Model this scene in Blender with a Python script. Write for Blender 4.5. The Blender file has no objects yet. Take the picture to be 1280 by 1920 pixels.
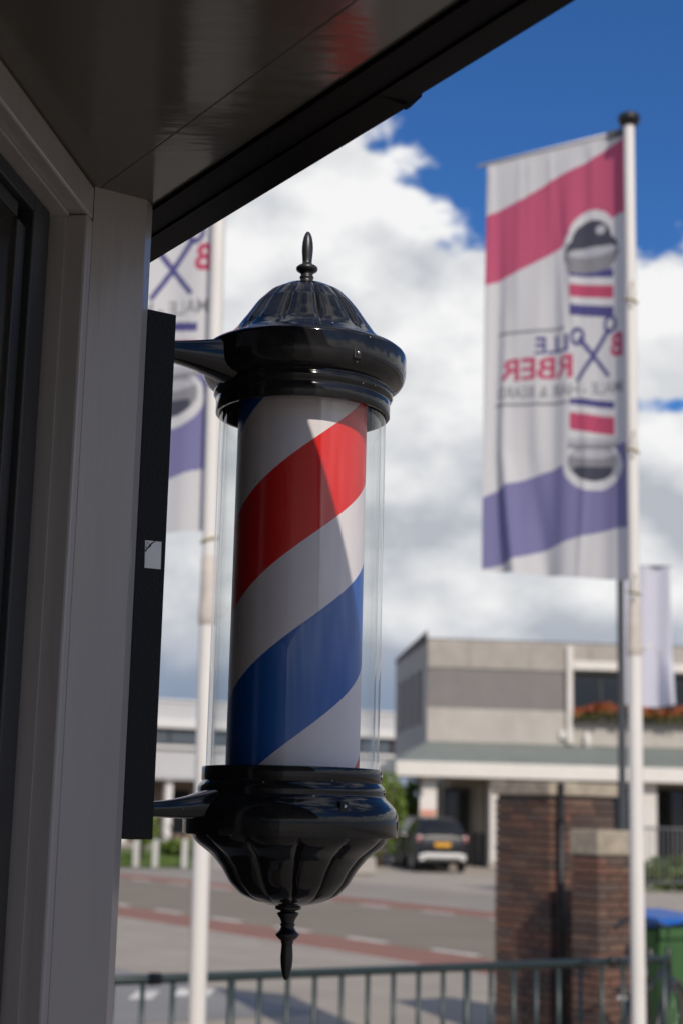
import bpy, bmesh, math, random
import numpy as np
from mathutils import Vector, Matrix
random.seed(7); rng = np.random.default_rng(7)
R = math.radians
scene = bpy.context.scene
COL = scene.collection

# ------------------------------------------------------------------ camera
CAMZ, PITCH, ROLL, FPX = 1.8, R(10.8), R(1.4), 2940.0
cd = bpy.data.cameras.new('camera'); cam = bpy.data.objects.new('camera', cd); COL.objects.link(cam)
cam.matrix_world = (Matrix.Translation((0, 0, CAMZ)) @ Matrix.Rotation(R(90) + PITCH, 4, 'X') @ Matrix.Rotation(ROLL, 4, 'Z'))
cd.sensor_fit = 'VERTICAL'; cd.sensor_height = 36.0; cd.lens = FPX / 1920 * 36
cd.clip_start = 0.02; cd.clip_end = 5000
cd.dof.use_dof = True; cd.dof.focus_distance = 1.475; cd.dof.aperture_fstop = 7.6
scene.camera = cam

# ------------------------------------------------------------------ sun, sky, exposure
SUN_AZ, SUN_EL = R(163.5), R(39.0)          # clockwise from +Y
SUNV = Vector((math.sin(SUN_AZ) * math.cos(SUN_EL), math.cos(SUN_AZ) * math.cos(SUN_EL), math.sin(SUN_EL)))
sl = bpy.data.lights.new('sun', 'SUN'); sl.energy = 3.4; sl.angle = R(0.53); sl.color = (1.0, .905, .78)
so = bpy.data.objects.new('sun', sl); COL.objects.link(so)
so.rotation_euler = (-SUNV).to_track_quat('-Z', 'Y').to_euler(); so.location = (3, -8, 12)
scene.view_settings.view_transform = 'Standard'; scene.view_settings.look = 'None'
scene.view_settings.exposure = 0.0; scene.view_settings.gamma = 1.0; scene.view_settings.use_curve_mapping = False

W = bpy.data.worlds.new('World'); scene.world = W; W.use_nodes = True
nt = W.node_tree; nt.nodes.clear(); L = nt.links.new
def nd(t, **k):
    n = nt.nodes.new(t)
    for a, b in k.items(): setattr(n, a, b)
    return n
def mth(op, a, b=None, c=None, clamp=False):
    n = nd('ShaderNodeMath', operation=op, use_clamp=clamp)
    for i, v in enumerate((a, b, c)):
        if v is None: continue
        if isinstance(v, (int, float)): n.inputs[i].default_value = v
        else: L(v, n.inputs[i])
    return n.outputs[0]
def ramp(v, lo, hi):
    n = nd('ShaderNodeMapRange', interpolation_type='SMOOTHSTEP')
    L(v, n.inputs[0]); n.inputs[1].default_value = lo; n.inputs[2].default_value = hi
    return n.outputs[0]
def gauss(a, e, a0, e0, wa, we, amp):
    x = mth('DIVIDE', mth('SUBTRACT', a, a0), wa); y = mth('DIVIDE', mth('SUBTRACT', e, e0), we)
    return mth('MULTIPLY', mth('EXPONENT', mth('MULTIPLY', mth('ADD', mth('MULTIPLY', x, x), mth('MULTIPLY', y, y)), -1.0)), amp)
def mixc(f, a, b):
    n = nd('ShaderNodeMix', data_type='RGBA')
    if isinstance(f, (int, float)): n.inputs[0].default_value = f
    else: L(f, n.inputs[0])
    for i, v in ((6, a), (7, b)):
        if isinstance(v, tuple): n.inputs[i].default_value = (*v, 1)
        else: L(v, n.inputs[i])
    return n.outputs[2]
sky = nd('ShaderNodeTexSky', sky_type='NISHITA', sun_disc=False, sun_elevation=SUN_EL, sun_rotation=SUN_AZ)
sky.air_density = 1.0; sky.dust_density = 0.25; sky.ozone_density = 3.2
tc = nd('ShaderNodeTexCoord'); sep = nd('ShaderNodeSeparateXYZ'); L(tc.outputs['Generated'], sep.inputs[0])
az = mth('ARCTAN2', sep.outputs[0], sep.outputs[1]); el = mth('ARCSINE', sep.outputs[2])
def noise(scale, detail, rough, off=(0, 0, 0), stretch=1.6):
    m = nd('ShaderNodeMapping'); L(tc.outputs['Generated'], m.inputs[0]); m.inputs['Location'].default_value = off; m.inputs['Scale'].default_value = (1, 1, stretch)
    n = nd('ShaderNodeTexNoise', normalize=True); L(m.outputs[0], n.inputs['Vector'])
    n.inputs['Scale'].default_value = scale; n.inputs['Detail'].default_value = detail; n.inputs['Roughness'].default_value = rough
    return n.outputs['Fac']
nbig = noise(3.0, 2, .5, (3.1, .4, 0), 1.0)
nmid = noise(9.5, 5, .50, (.3, .7, .2))
nmid2 = noise(9.5, 5, .50, (.3 - .012, .7, .2 - .045))      # the same field, looked up a little towards the sun
nlow = noise(5, 2, .5, (5.2, 1.3, 2.0), 2.4)
# height of the cumulus bank's top: uneven all the way round the horizon
top = mth('ADD', .315, mth('MULTIPLY', mth('SUBTRACT', nbig, .5), .22))
top = mth('ADD', top, gauss(az, el, -.015, .40, .115, .5, .115))
top = mth('ADD', top, gauss(az, el, .23, .30, .06, .5, .03))
dens = mth('DIVIDE', mth('SUBTRACT', top, el), .07)
dens = mth('ADD', dens, mth('MULTIPLY', mth('SUBTRACT', nmid, .5), 1.9))
dens = mth('SUBTRACT', dens, gauss(az, el, .21, .255, .05, .010, .7))       # thin gap of blue in the bank
cov = ramp(mth('ADD', dens, mth('MULTIPLY', mth('SUBTRACT', noise(34, 5, .55, (1, 2, 3)), .5), 1.4)), 0.0, .36)
small = mth('MULTIPLY', ramp(noise(4, 3, .5, (9, 2, 4), 1.0), .44, .64), .85)   # scattered cloud overhead, out of view, added to neutralise the blue skylight
cov = mth('MAXIMUM', cov, mth('MULTIPLY', small, ramp(el, .52, .7)))
lit = mth('MULTIPLY', mth('SUBTRACT', nmid, nmid2), 3.2)
lit = mth('ADD', lit, mth('MULTIPLY', ramp(el, .10, .38), .50))
lit = mth('ADD', lit, mth('MULTIPLY', mth('SUBTRACT', nlow, .5), 1.1))
lit = mth('ADD', lit, .34, clamp=True)
ccol = mixc(lit, (.47, .50, .55), (.92, .92, .92))
rain = mth('MULTIPLY', ramp(el, .125, .06), ramp(nbig, .62, .40))             # blue-grey rain cloud far off, low down
ccol = mixc(mth('MULTIPLY', ramp(el, .13, .065), .8), ccol, (.20, .27, .40))
skys = nd('ShaderNodeVectorMath', operation='MULTIPLY'); L(sky.outputs[0], skys.inputs[0]); skys.inputs[1].default_value = (.032, .064, .103)
wcol = mixc(cov, skys.outputs[0], ccol)
bg = nd('ShaderNodeBackground'); L(wcol, bg.inputs[0]); bg.inputs[1].default_value = 1.0
wo = nd('ShaderNodeOutputWorld'); L(bg.outputs[0], wo.inputs[0])

scene.cycles.max_bounces = 8; scene.cycles.transparent_max_bounces = 16; scene.cycles.diffuse_bounces = 4
scene.cycles.caustics_reflective = False; scene.cycles.caustics_refractive = False
scene.cycles.sample_clamp_indirect = 6.0
scene.cycles.use_denoising = True

# ------------------------------------------------------------------ measuring helpers
_F = np.array([0, math.cos(PITCH), math.sin(PITCH)]); _U0 = np.array([0, -math.sin(PITCH), math.cos(PITCH)]); _R0 = np.array([1., 0, 0])
_Rt = _R0 * math.cos(ROLL) + _U0 * math.sin(ROLL); _Up = -_R0 * math.sin(ROLL) + _U0 * math.cos(ROLL)
def ray(x, y): return _F * FPX + _Rt * (x - 640) + _Up * (960 - y)
def atY(x, y, Y): d = ray(x, y); return Vector(d * (Y / d[1])) + Vector((0, 0, CAMZ))
def atZ(x, y, Z): d = ray(x, y); return Vector(d * ((Z - CAMZ) / d[2])) + Vector((0, 0, CAMZ))
def atP(x, y, P, N):      # meets the vertical plane through P with normal N
    d = ray(x, y); t = (P[0] * N[0] + P[1] * N[1]) / (d[0] * N[0] + d[1] * N[1]); return Vector(d * t) + Vector((0, 0, CAMZ))

# street frame: u runs along the street, v across it (away from the shop)
VX, VY = .8365, .548
def UV(u, v, z=0.0): return Vector((-VY * u + VX * v, VX * u + VY * v, z))
def toUV(p): return (-VY * p[0] + VX * p[1], VX * p[0] + VY * p[1])
ROTV = math.atan2(VY, VX)      # rotation whose local x is v and local y is u

# ------------------------------------------------------------------ materials
MATS = {}
def mat(name, col, rough=.5, metal=0.0, spec=.5, var=0.0, vscale=8.0, bump=0.0, bscale=40.0, stretch=(1, 1, 1), coat=0.0, col2=None, detail=5, emit=None):
    if name in MATS: return MATS[name]
    m = bpy.data.materials.new(name); m.use_nodes = True; t = m.node_tree; b = t.nodes['Principled BSDF']
    b.inputs['Base Color'].default_value = (*col, 1); b.inputs['Roughness'].default_value = rough
    b.inputs['Metallic'].default_value = metal; b.inputs['Specular IOR Level'].default_value = spec; b.inputs['Coat Weight'].default_value = coat
    if emit: b.inputs['Emission Color'].default_value = (*emit[0], 1); b.inputs['Emission Strength'].default_value = emit[1]
    if var or bump or col2:
        c = t.nodes.new('ShaderNodeTexCoord'); mp = t.nodes.new('ShaderNodeMapping'); t.links.new(c.outputs['Object'], mp.inputs[0]); mp.inputs['Scale'].default_value = stretch
    if var or col2:
        n = t.nodes.new('ShaderNodeTexNoise'); n.inputs['Scale'].default_value = vscale; n.inputs['Detail'].default_value = detail; n.inputs['Roughness'].default_value = .6
        t.links.new(mp.outputs[0], n.inputs['Vector'])
        mr = t.nodes.new('ShaderNodeMapRange'); mr.inputs[1].default_value = .3; mr.inputs[2].default_value = .7; t.links.new(n.outputs['Fac'], mr.inputs[0])
        mx = t.nodes.new('ShaderNodeMix'); mx.data_type = 'RGBA'; t.links.new(mr.outputs[0], mx.inputs[0])
        c2 = col2 or tuple(min(1, x * (1 + var)) for x in col); c1 = col if col2 else tuple(x * (1 - var) for x in col)
        mx.inputs[6].default_value = (*c1, 1); mx.inputs[7].default_value = (*c2, 1); t.links.new(mx.outputs[2], b.inputs['Base Color'])
        mr2 = t.nodes.new('ShaderNodeMapRange'); mr2.inputs[3].default_value = max(0, rough - .08); mr2.inputs[4].default_value = min(1, rough + .1); t.links.new(n.outputs['Fac'], mr2.inputs[0]); t.links.new(mr2.outputs[0], b.inputs['Roughness'])
    if bump:
        n = t.nodes.new('ShaderNodeTexNoise'); n.inputs['Scale'].default_value = bscale; n.inputs['Detail'].default_value = 4; t.links.new(mp.outputs[0], n.inputs['Vector'])
        bp = t.nodes.new('ShaderNodeBump'); bp.inputs['Strength'].default_value = bump; bp.inputs['Distance'].default_value = .01; t.links.new(n.outputs['Fac'], bp.inputs['Height']); t.links.new(bp.outputs[0], b.inputs['Normal'])
    MATS[name] = m; return m

def glass_mat(name, tint=(1, 1, 1), ior=1.45, rough=0.0, dirt=0.0):
    """thin clear wall: reflects by Fresnel, passes the rest straight through"""
    m = bpy.data.materials.new(name); m.use_nodes = True; t = m.node_tree; t.nodes.clear()
    tr = t.nodes.new('ShaderNodeBsdfTransparent'); tr.inputs[0].default_value = (*tint, 1)
    gl = t.nodes.new('ShaderNodeBsdfGlossy'); gl.inputs['Roughness'].default_value = rough
    lw = t.nodes.new('ShaderNodeLayerWeight'); lw.inputs[0].default_value = .5
    pw = t.nodes.new('ShaderNodeMath'); pw.operation = 'POWER'; pw.inputs[1].default_value = 5; t.links.new(lw.outputs['Facing'], pw.inputs[0])
    fr = t.nodes.new('ShaderNodeMath'); fr.operation = 'MULTIPLY_ADD'; f0 = ((ior - 1) / (ior + 1)) ** 2; fr.inputs[1].default_value = 1 - f0; fr.inputs[2].default_value = f0; t.links.new(pw.outputs[0], fr.inputs[0])
    mx = t.nodes.new('ShaderNodeMixShader'); t.links.new(fr.outputs[0], mx.inputs[0]); t.links.new(tr.outputs[0], mx.inputs[1]); t.links.new(gl.outputs[0], mx.inputs[2])
    out = t.nodes.new('ShaderNodeOutputMaterial'); last = mx
    if dirt:
        df = t.nodes.new('ShaderNodeBsdfDiffuse'); df.inputs[0].default_value = (.75, .74, .72, 1)
        n = t.nodes.new('ShaderNodeTexNoise'); n.inputs['Scale'].default_value = 90; n.inputs['Detail'].default_value = 6
        c = t.nodes.new('ShaderNodeTexCoord'); t.links.new(c.outputs['Object'], n.inputs['Vector'])
        mr = t.nodes.new('ShaderNodeMapRange'); mr.inputs[1].default_value = .5; mr.inputs[2].default_value = .85; mr.inputs[4].default_value = dirt; t.links.new(n.outputs['Fac'], mr.inputs[0])
        m2 = t.nodes.new('ShaderNodeMixShader'); t.links.new(mr.outputs[0], m2.inputs[0]); t.links.new(mx.outputs[0], m2.inputs[1]); t.links.new(df.outputs[0], m2.inputs[2]); last = m2
    t.links.new(last.outputs[0], out.inputs[0]); MATS[name] = m; return m

# ------------------------------------------------------------------ mesh helpers
def link(name, me, m=None, parent=None):
    o = bpy.data.objects.new(name, me); COL.objects.link(o)
    if m and me is not None and not me.materials: me.materials.append(m)
    if parent is not None: o.parent = parent
    return o
def pydata(name, vs, fs, m=None, parent=None, smooth=False):
    me = bpy.data.meshes.new(name); me.from_pydata([tuple(v) for v in vs], [], fs); me.update()
    if smooth: me.polygons.foreach_set('use_smooth', [True] * len(me.polygons))
    return link(name, me, m, parent)
def finish(name, bm, m, parent=None, smooth=False, bevel=0.0, seg=2, auto=None):
    if bevel: bmesh.ops.bevel(bm, geom=bm.edges[:], offset=bevel, segments=seg, affect='EDGES', profile=.5, clamp_overlap=True)
    bmesh.ops.recalc_face_normals(bm, faces=bm.faces[:])
    me = bpy.data.meshes.new(name); bm.to_mesh(me); bm.free()
    if smooth: me.polygons.foreach_set('use_smooth', [True] * len(me.polygons))
    if auto and hasattr(me, 'set_sharp_from_angle'):
        me.polygons.foreach_set('use_smooth', [True] * len(me.polygons)); me.set_sharp_from_angle(angle=R(auto))
    return link(name, me, m, parent)
def hexa(bm, c8):
    v = [bm.verts.new(tuple(c)) for c in c8]
    for f in ((0, 3, 2, 1), (4, 5, 6, 7), (0, 1, 5, 4), (1, 2, 6, 5), (2, 3, 7, 6), (3, 0, 4, 7)): bm.faces.new([v[i] for i in f])
def bx(bm, x0, x1, y0, y1, z0, z1): hexa(bm, [(x0, y0, z0), (x1, y0, z0), (x1, y1, z0), (x0, y1, z0), (x0, y0, z1), (x1, y0, z1), (x1, y1, z1), (x0, y1, z1)])
def box(name, x0, x1, y0, y1, z0, z1, m, parent=None, bevel=0.0):
    bm = bmesh.new(); bx(bm, x0, x1, y0, y1, z0, z1); return finish(name, bm, m, parent, bevel=bevel)
def prism(name, poly, z0, z1, m, parent=None, bevel=0.0):
    bm = bmesh.new(); a = [bm.verts.new((p[0], p[1], z0)) for p in poly]; b = [bm.verts.new((p[0], p[1], z1)) for p in poly]; n = len(poly)
    bm.faces.new(a[::-1]); bm.faces.new(b)
    for i in range(n): bm.faces.new((a[i], a[(i + 1) % n], b[(i + 1) % n], b[i]))
    return finish(name, bm, m, parent, bevel=bevel)
def lathe(name, prof, m, parent=None, seg=48, smooth=True, flute=None, auto=None):
    """prof: (radius, z) pairs; flute(z, theta) multiplies the radius"""
    vs, fs = [], []
    for r, z in prof:
        for i in range(seg):
            t = 2 * math.pi * i / seg; k = r * (flute(z, t) if flute else 1); vs.append((k * math.cos(t), k * math.sin(t), z))
    for j in range(len(prof) - 1):
        for i in range(seg):
            a = j * seg + i; b = j * seg + (i + 1) % seg; fs.append((a, b, b + seg, a + seg))
    if prof[0][0] > 1e-6: fs.append(tuple(range(seg))[::-1])
    if prof[-1][0] > 1e-6: fs.append(tuple((len(prof) - 1) * seg + i for i in range(seg)))
    o = pydata(name, vs, fs, m, parent, smooth)
    bm = bmesh.new(); bm.from_mesh(o.data); bmesh.ops.remove_doubles(bm, verts=bm.verts[:], dist=1e-6); bmesh.ops.recalc_face_normals(bm, faces=bm.faces[:]); bm.to_mesh(o.data); bm.free()
    if auto: o.data.set_sharp_from_angle(angle=R(auto))
    return o
def addtube(bm, pts, rad, seg=8, closed=False):
    pts = [Vector(p) for p in pts]; n = len(pts); rings = []
    up = Vector((0, 0, 1))
    for i, p in enumerate(pts):
        if closed: t = (pts[(i + 1) % n] - pts[i - 1]).normalized()
        else: t = (pts[min(i + 1, n - 1)] - pts[max(i - 1, 0)]).normalized()
        a = t.cross(up)
        if a.length < 1e-3: a = t.cross(Vector((1, 0, 0)))
        a.normalize(); b = t.cross(a).normalized(); r = rad[i] if isinstance(rad, (list, tuple)) else rad
        rings.append([bm.verts.new(p + (a * math.cos(2 * math.pi * k / seg) + b * math.sin(2 * math.pi * k / seg)) * r) for k in range(seg)])
    for i in range(n if closed else n - 1):
        A, B = rings[i], rings[(i + 1) % n]
        for k in range(seg):
            try: bm.faces.new((A[k], A[(k + 1) % seg], B[(k + 1) % seg], B[k]))
            except ValueError: pass
    if not closed: bm.faces.new(rings[0][::-1]); bm.faces.new(rings[-1])
def tube(name, pts, rad, m, parent=None, seg=8, closed=False):
    bm = bmesh.new(); addtube(bm, pts, rad, seg, closed); return finish(name, bm, m, parent, smooth=True)
def circle(c, r, ax1, ax2, n=32, a0=0, a1=2 * math.pi, closed=True):
    c = Vector(c); ax1 = Vector(ax1); ax2 = Vector(ax2); k = n if closed else n - 1
    return [c + ax1 * (r * math.cos(a0 + (a1 - a0) * i / k)) + ax2 * (r * math.sin(a0 + (a1 - a0) * i / k)) for i in range(n)]
def thing(name, label, cat, loc=(0, 0, 0), rz=0, group=None):
    o = bpy.data.objects.new(name, None); COL.objects.link(o); o.location = loc; o.rotation_euler = (0, 0, rz); o.empty_display_size = .1
    o['label'] = label; o['category'] = cat
    if group: o['group'] = group
    return o
def tag(o, label, cat, group=None):
    o['label'] = label; o['category'] = cat
    if group: o['group'] = group
    return o
def struct(o): o['kind'] = 'structure'; return o
def stuff(o): o['kind'] = 'stuff'; return o

# ================================================================== THE GROUND AND THE STREET
M_pave = mat('paving_grey', (.325, .285, .235), .85, var=.12, vscale=1.2, bump=.3, bscale=30)
M_fore = mat('paving_beige', (.36, .315, .26), .85, var=.12, vscale=.6, bump=.3, bscale=20)
M_asph = mat('asphalt', (.21, .176, .134), .9, var=.10, vscale=.5, bump=.4, bscale=60)
M_asph2 = mat('asphalt_dark', (.22, .215, .21), .9, var=.12, vscale=.6, bump=.4, bscale=60)
M_red = mat('red_asphalt', (.255, .125, .092), .9, var=.10, vscale=.8, bump=.3, bscale=60)
M_mark = mat('road_paint', (.66, .63, .58), .7, var=.15, vscale=3)
M_kerb = mat('kerb_concrete', (.42, .40, .37), .85, var=.15, vscale=3)
M_grass_soil = mat('turf', (.10, .13, .035), .95, var=.3, vscale=1.5, bump=.5, bscale=40)

def sheet(name, u0, u1, v0, v1, z, m):
    return struct(pydata(name, [UV(u0, v0, z), UV(u1, v0, z), UV(u1, v1, z), UV(u0, v1, z)], [(0, 3, 2, 1)], m))
g = struct(pydata('ground', [(-1500, -1500, -.016), (1500, -1500, -.016), (1500, 1500, -.016), (-1500, 1500, -.016)], [(0, 1, 2, 3)], M_fore))
sheet('pavement', -40, 120, -6, 11.55, -.004, M_pave)
sheet('added_bounce_ground', -9, 9.2, -5.9, 5.2, 0.0, mat('bounce_ground_tone', (.27, .245, .215), .85, var=.2, vscale=5))  # added ground out of view, toned for bounce light and the pole's reflections
sheet('road', -60, 300, 13.05, 18.2, -.008, M_asph)
sheet('cycle_lane', -60, 300, 11.65, 13.05, -.008, M_red)
sheet('cycle_lane', -60, 300, 18.2, 19.3, -.008, M_red)
far = sheet('far_pavement', -60, 300, 19.4, 23.6, -.004, mat('paving_far', (.27, .242, .205), .85, var=.12, vscale=.7))
M_kerb
def kerb(v0, v1):
    return struct(pydata('kerb', [UV(-60, v0, -.02), UV(300, v0, -.02), UV(300, v0, .012), UV(-60, v0, .012), UV(-60, v1, -.02), UV(300, v1, -.02), UV(300, v1, .012), UV(-60, v1, .012)],
                  [(0, 1, 2, 3), (7, 6, 5, 4), (3, 2, 6, 7), (0, 4, 5, 1)], M_kerb))
kerb(11.55, 11.65); kerb(19.3, 19.4)
def marking(name, u0, u1, v0, v1, z=-.004):
    o = pydata(name, [UV(u0, v0, z), UV(u1, v0, z), UV(u1, v1, z), UV(u0, v1, z)], [(0, 3, 2, 1)], M_mark); struct(o); return o
k = 0
for i in range(-6, 22):
    marking('lane_marking', 14.55 + i * 2.05, 15.55 + i * 2.05, 13.08, 13.24)
    marking('lane_marking', 15.3 + i * 2.05, 16.3 + i * 2.05, 17.98, 18.14)
# darker bay beside the shop
p = toUV(atZ(232, 1816, 0)); q = toUV(atZ(420, 1880, 0))
sheet('parking_bay', q[0] - 1.0, p[0] + 12, p[1] - 3.2, p[1] - .05, 0.0, M_asph2)
for x0, x1, y in ((248, 292, 1867), (330, 398, 1862)):
    a = atZ(x0, y, 0); b = atZ(x1, y, 0); marking_o = pydata('bay_marking', [(a.x, a.y - .3, .004), (b.x, b.y - .3, .004), (b.x, b.y + .35, .004), (a.x, a.y + .35, .004)], [(0, 1, 2, 3)], M_mark); struct(marking_o)
# grass verge on the far side
vg = struct(pydata('grass_verge', [atZ(-150, 1622, 0) + Vector((0, 0, .02)), atZ(395, 1629, 0) + Vector((0, 0, .02)), atZ(395, 1590, 0) + Vector((0, 0, .02)), atZ(-150, 1590, 0) + Vector((0, 0, .02))], [(0, 1, 2, 3)], M_grass_soil))

# ================================================================== THE SHOP AND ITS PORCH
SOF = 2.345                                     # soffit height
M_white = mat('gloss_white_paint', (.375, .353, .345), .22, var=.09, vscale=9, bump=.10, bscale=55, stretch=(1, 1, .12), spec=.5)
M_soff = mat('gloss_soffit_paint', (.115, .11, .095), .12, var=.05, vscale=2, bump=.05, bscale=70, stretch=(.25, 1, 1), spec=.6)
M_black = mat('dark_trim', (.004, .004, .0045), .6, spec=.12, bump=.05, bscale=300)
M_gut = mat('gutter_black', (.0035, .0035, .004), .55, spec=.12)
M_sash = mat('sash_anthracite', (.018, .020, .023), .42, bump=.04, bscale=400)
M_seal = mat('rubber_seal', (.006, .006, .006), .6)
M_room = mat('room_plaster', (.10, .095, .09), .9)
M_roof = mat('roof_felt', (.06, .06, .065), .9, var=.2, vscale=4)
VE = toUV((-.175, 1.363))[1]; UE = toUV((-.175, 1.363))[0]     # outer corner of the post
P0 = Vector((-.227, 1.328, 0)); TA = Vector((-.135, -.991, 0)); IA = Vector((-.991, .135, 0))
shop = thing('barber_shop', 'dark barber shop porch with glossy grey post, soffit and black gutter', 'shop', UV(UE, VE - .03, 0))
ORG = shop.location.copy()
def rel(p): return Vector(p) - ORG
def uvbox(name, u0, u1, v0, v1, z0, z1, m, parent, bevel=0.0, org=None):
    o = ORG if org is None else org; bm = bmesh.new()
    hexa(bm, [UV(u, v, z) - o for z in (z0, z1) for u, v in ((u0, v0), (u0, v1), (u1, v1), (u1, v0))]); return finish(name, bm, m, parent, bevel=bevel)
# corner post with chamfered arris
CH = .011
def pl(u, v): return rel(UV(u, v))
post = prism('post', [pl(UE, VE - .063), pl(UE, VE - CH), pl(UE + CH, VE), pl(UE + .07, VE), pl(UE + .07, VE - .063)], 0, SOF, M_white, shop)
wb = uvbox('street_wall', UE + .07, UE + 6, VE - .06, VE - .002, 0, SOF, M_black, shop)
# soffit: the roof's painted underside, an outer board and a broad inner sheet
SV = VE - .058
uvbox('soffit_board', -1.7, UE + 6, SV + .0002, VE, SOF, SOF + .018, M_soff, shop, bevel=.0009)
uvbox('soffit_board', -1.7, UE + 6, -5, SV, SOF, SOF + .018, M_soff, shop, bevel=.0009)
uvbox('roof_deck', -1.7, UE + 6, -5, VE, SOF + .02, SOF + .096, M_roof, shop)
# fascia band and gutter run
GV = VE + .066
uvbox('fascia', -1.7, UE + 6, VE + .0005, VE + .028, SOF - .004, SOF + .099, M_black, shop)
UJ = toUV(atZ(755, 205, SOF - .01))[0]
def gutter(name, u0, u1, dv, dz):
    prof = [(VE + .029, SOF - .006), (VE + .055 + dv, SOF - .006 - dz), (GV + dv, SOF + .006 - dz), (GV + .006 + dv, SOF + .094), (GV - .004, SOF + .094), (VE + .029, SOF + .05)]
    bm = bmesh.new(); a = [bm.verts.new(UV(u0, v, z) - ORG) for v, z in prof]; b = [bm.verts.new(UV(u1, v, z) - ORG) for v, z in prof]
    bm.faces.new(a); bm.faces.new(b[::-1])
    for i in range(len(prof)): bm.faces.new((a[i], b[i], b[(i + 1) % len(prof)], a[(i + 1) % len(prof)]))
    return finish(name, bm, M_gut, shop)
gutter('gutter', -1.7, UJ, 0, 0); gutter('gutter', UJ + .0005, UE + 6, .003, .0015); gutter('gutter_joint', UJ - .003, UJ + .0025, .0040, .0024)
# window wall: beam over the opening, narrow jamb face, reveal, dark sash, glass
def A(t, d, z=0): v = P0 + TA * t + IA * d; return Vector((v.x, v.y, z)) - ORG
def abox(name, t0, t1, d0, d1, z0, z1, m, parent, bevel=0.0):
    bm = bmesh.new(); hexa(bm, [A(t, d, z) for z in (z0, z1) for t, d in ((t0, d0), (t0, d1), (t1, d1), (t1, d0))]); return finish(name, bm, m, parent, bevel=bevel)
HEAD = atP(168, 402, P0, (IA.x, IA.y)).z
TJ = .018; LEN = 3.8
abox('beam', 0.0006, LEN, .0005, .07, HEAD, SOF - .0015, M_white, shop, bevel=.0022)
abox('jamb', 0.0006, TJ, .0, .07, 0, HEAD - .0006, M_white, shop, bevel=.0025)
abox('jamb', LEN - .1, LEN, .0, .07, 0, HEAD - .0006, M_white, shop, bevel=.002)
win = abox('window', TJ + .0005, 1.25, .019, .06, .02, .06, M_sash, shop)          # sill rail carries the sash pieces
RV = .019
abox('bead', TJ + .0005, TJ + .0035, RV, .06, .06, HEAD - .0007, M_white, win)
abox('bead', TJ + .004, LEN - .11, RV - .003, .06, HEAD - .0042, HEAD - .0007, M_white, win)
def tpx(px, d, py=520): P = P0 + IA * d; q = atP(px, py, P, (IA.x, IA.y)); return (q - P).dot(TA)
TS1, TS2, TS3 = tpx(84, RV + .012), tpx(58, RV + .010), tpx(27, RV + .016)
abox('stile', TJ + .004, TS1, RV + .014, .06, .06, HEAD - .005, M_seal, win, bevel=.001)
abox('stile', TS1 + .0005, TS2, RV + .010, .06, .06, HEAD - .005, M_sash, win, bevel=.0015)
abox('stile', TS2 + .0005, TS3, RV + .016, .06, .06, HEAD - .034, M_sash, win, bevel=.0015)
abox('top_rail', TS2 + .0005, LEN - .12, RV + .010, .06, HEAD - .020, HEAD - .005, M_sash, win, bevel=.0015)
abox('top_rail', TS3 + .0005, LEN - .12, RV + .016, .06, HEAD - .034, HEAD - .0205, M_sash, win, bevel=.0015)
M_pane = glass_mat('window_glass', (.55, .6, .6), 1.5)
abox('pane', TS3 + .0005, LEN - .12, .0362, .0412, .061, HEAD - .0345, M_pane, win)
# the room behind the glass
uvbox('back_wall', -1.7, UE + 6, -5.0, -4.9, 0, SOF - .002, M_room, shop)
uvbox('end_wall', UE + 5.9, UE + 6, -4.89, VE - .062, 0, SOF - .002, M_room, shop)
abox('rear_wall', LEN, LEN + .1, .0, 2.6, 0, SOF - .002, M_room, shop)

# mounting board on the street side of the post
M_board = mat('black_board', (.006, .007, .008), .55, spec=.3, bump=.35, bscale=420)
UB = UE + .012
pN = (VY, -VX)                                    # plane u = UB
pc = UV(UB, VE)
VB0, VB1 = VE + .0005, toUV(atP(310, 1070, pc, pN))[1]
ZB1 = atP(331, 590, pc, pN).z; ZB0 = atP(285, 1574, pc, pN).z
BW = .090
board = tag(uvbox('mounting_board', UB, UB + BW, VB0, VB1, ZB0, ZB1, M_board, None, bevel=.0012, org=UV(UB, VB0, ZB0)), 'tall black board fixed to the grey post, carrying the barber pole', 'board')
board.location = UV(UB, VB0, ZB0)
M_stick = mat('sticker_paper', (.84, .85, .84), .5, var=.04, vscale=60)
def bq(px, py): p = atP(px, py, pc, pN); u, v = toUV(p); return v, p.z
c4 = [bq(272.5, 1013), bq(303, 1016), bq(301.5, 1067.5), bq(271.2, 1064.5)]
borg = board.location
vs = [UV(UB - .0004, v, z) - borg for v, z in c4] + [UV(UB + .0005, v, z) - borg for v, z in c4]
st = pydata('sticker', vs, [(0, 1, 2, 3), (4, 7, 6, 5), (0, 4, 5, 1), (1, 5, 6, 2), (2, 6, 7, 3), (3, 7, 4, 0)], M_stick, board); st['label'] = 'small white sticker with a cracked corner'
bm = bmesh.new()
for path, r in (([(272.6, 1034), (275, 1030), (279, 1025.5), (281, 1024), (283, 1020.5), (287, 1017.5), (290.5, 1015.5)], [.0006, .0005, .0007, .0010, .0006, .0005, .0004]), ([(273.8, 1029), (274.6, 1020), (277, 1015.6), (279, 1020), (281.5, 1022)], .00016)):
    addtube(bm, [UV(UB - .0006, *bq(*q)) - borg for q in path], r, 5)
finish('sticker_crack', bm, M_seal, st)

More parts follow.
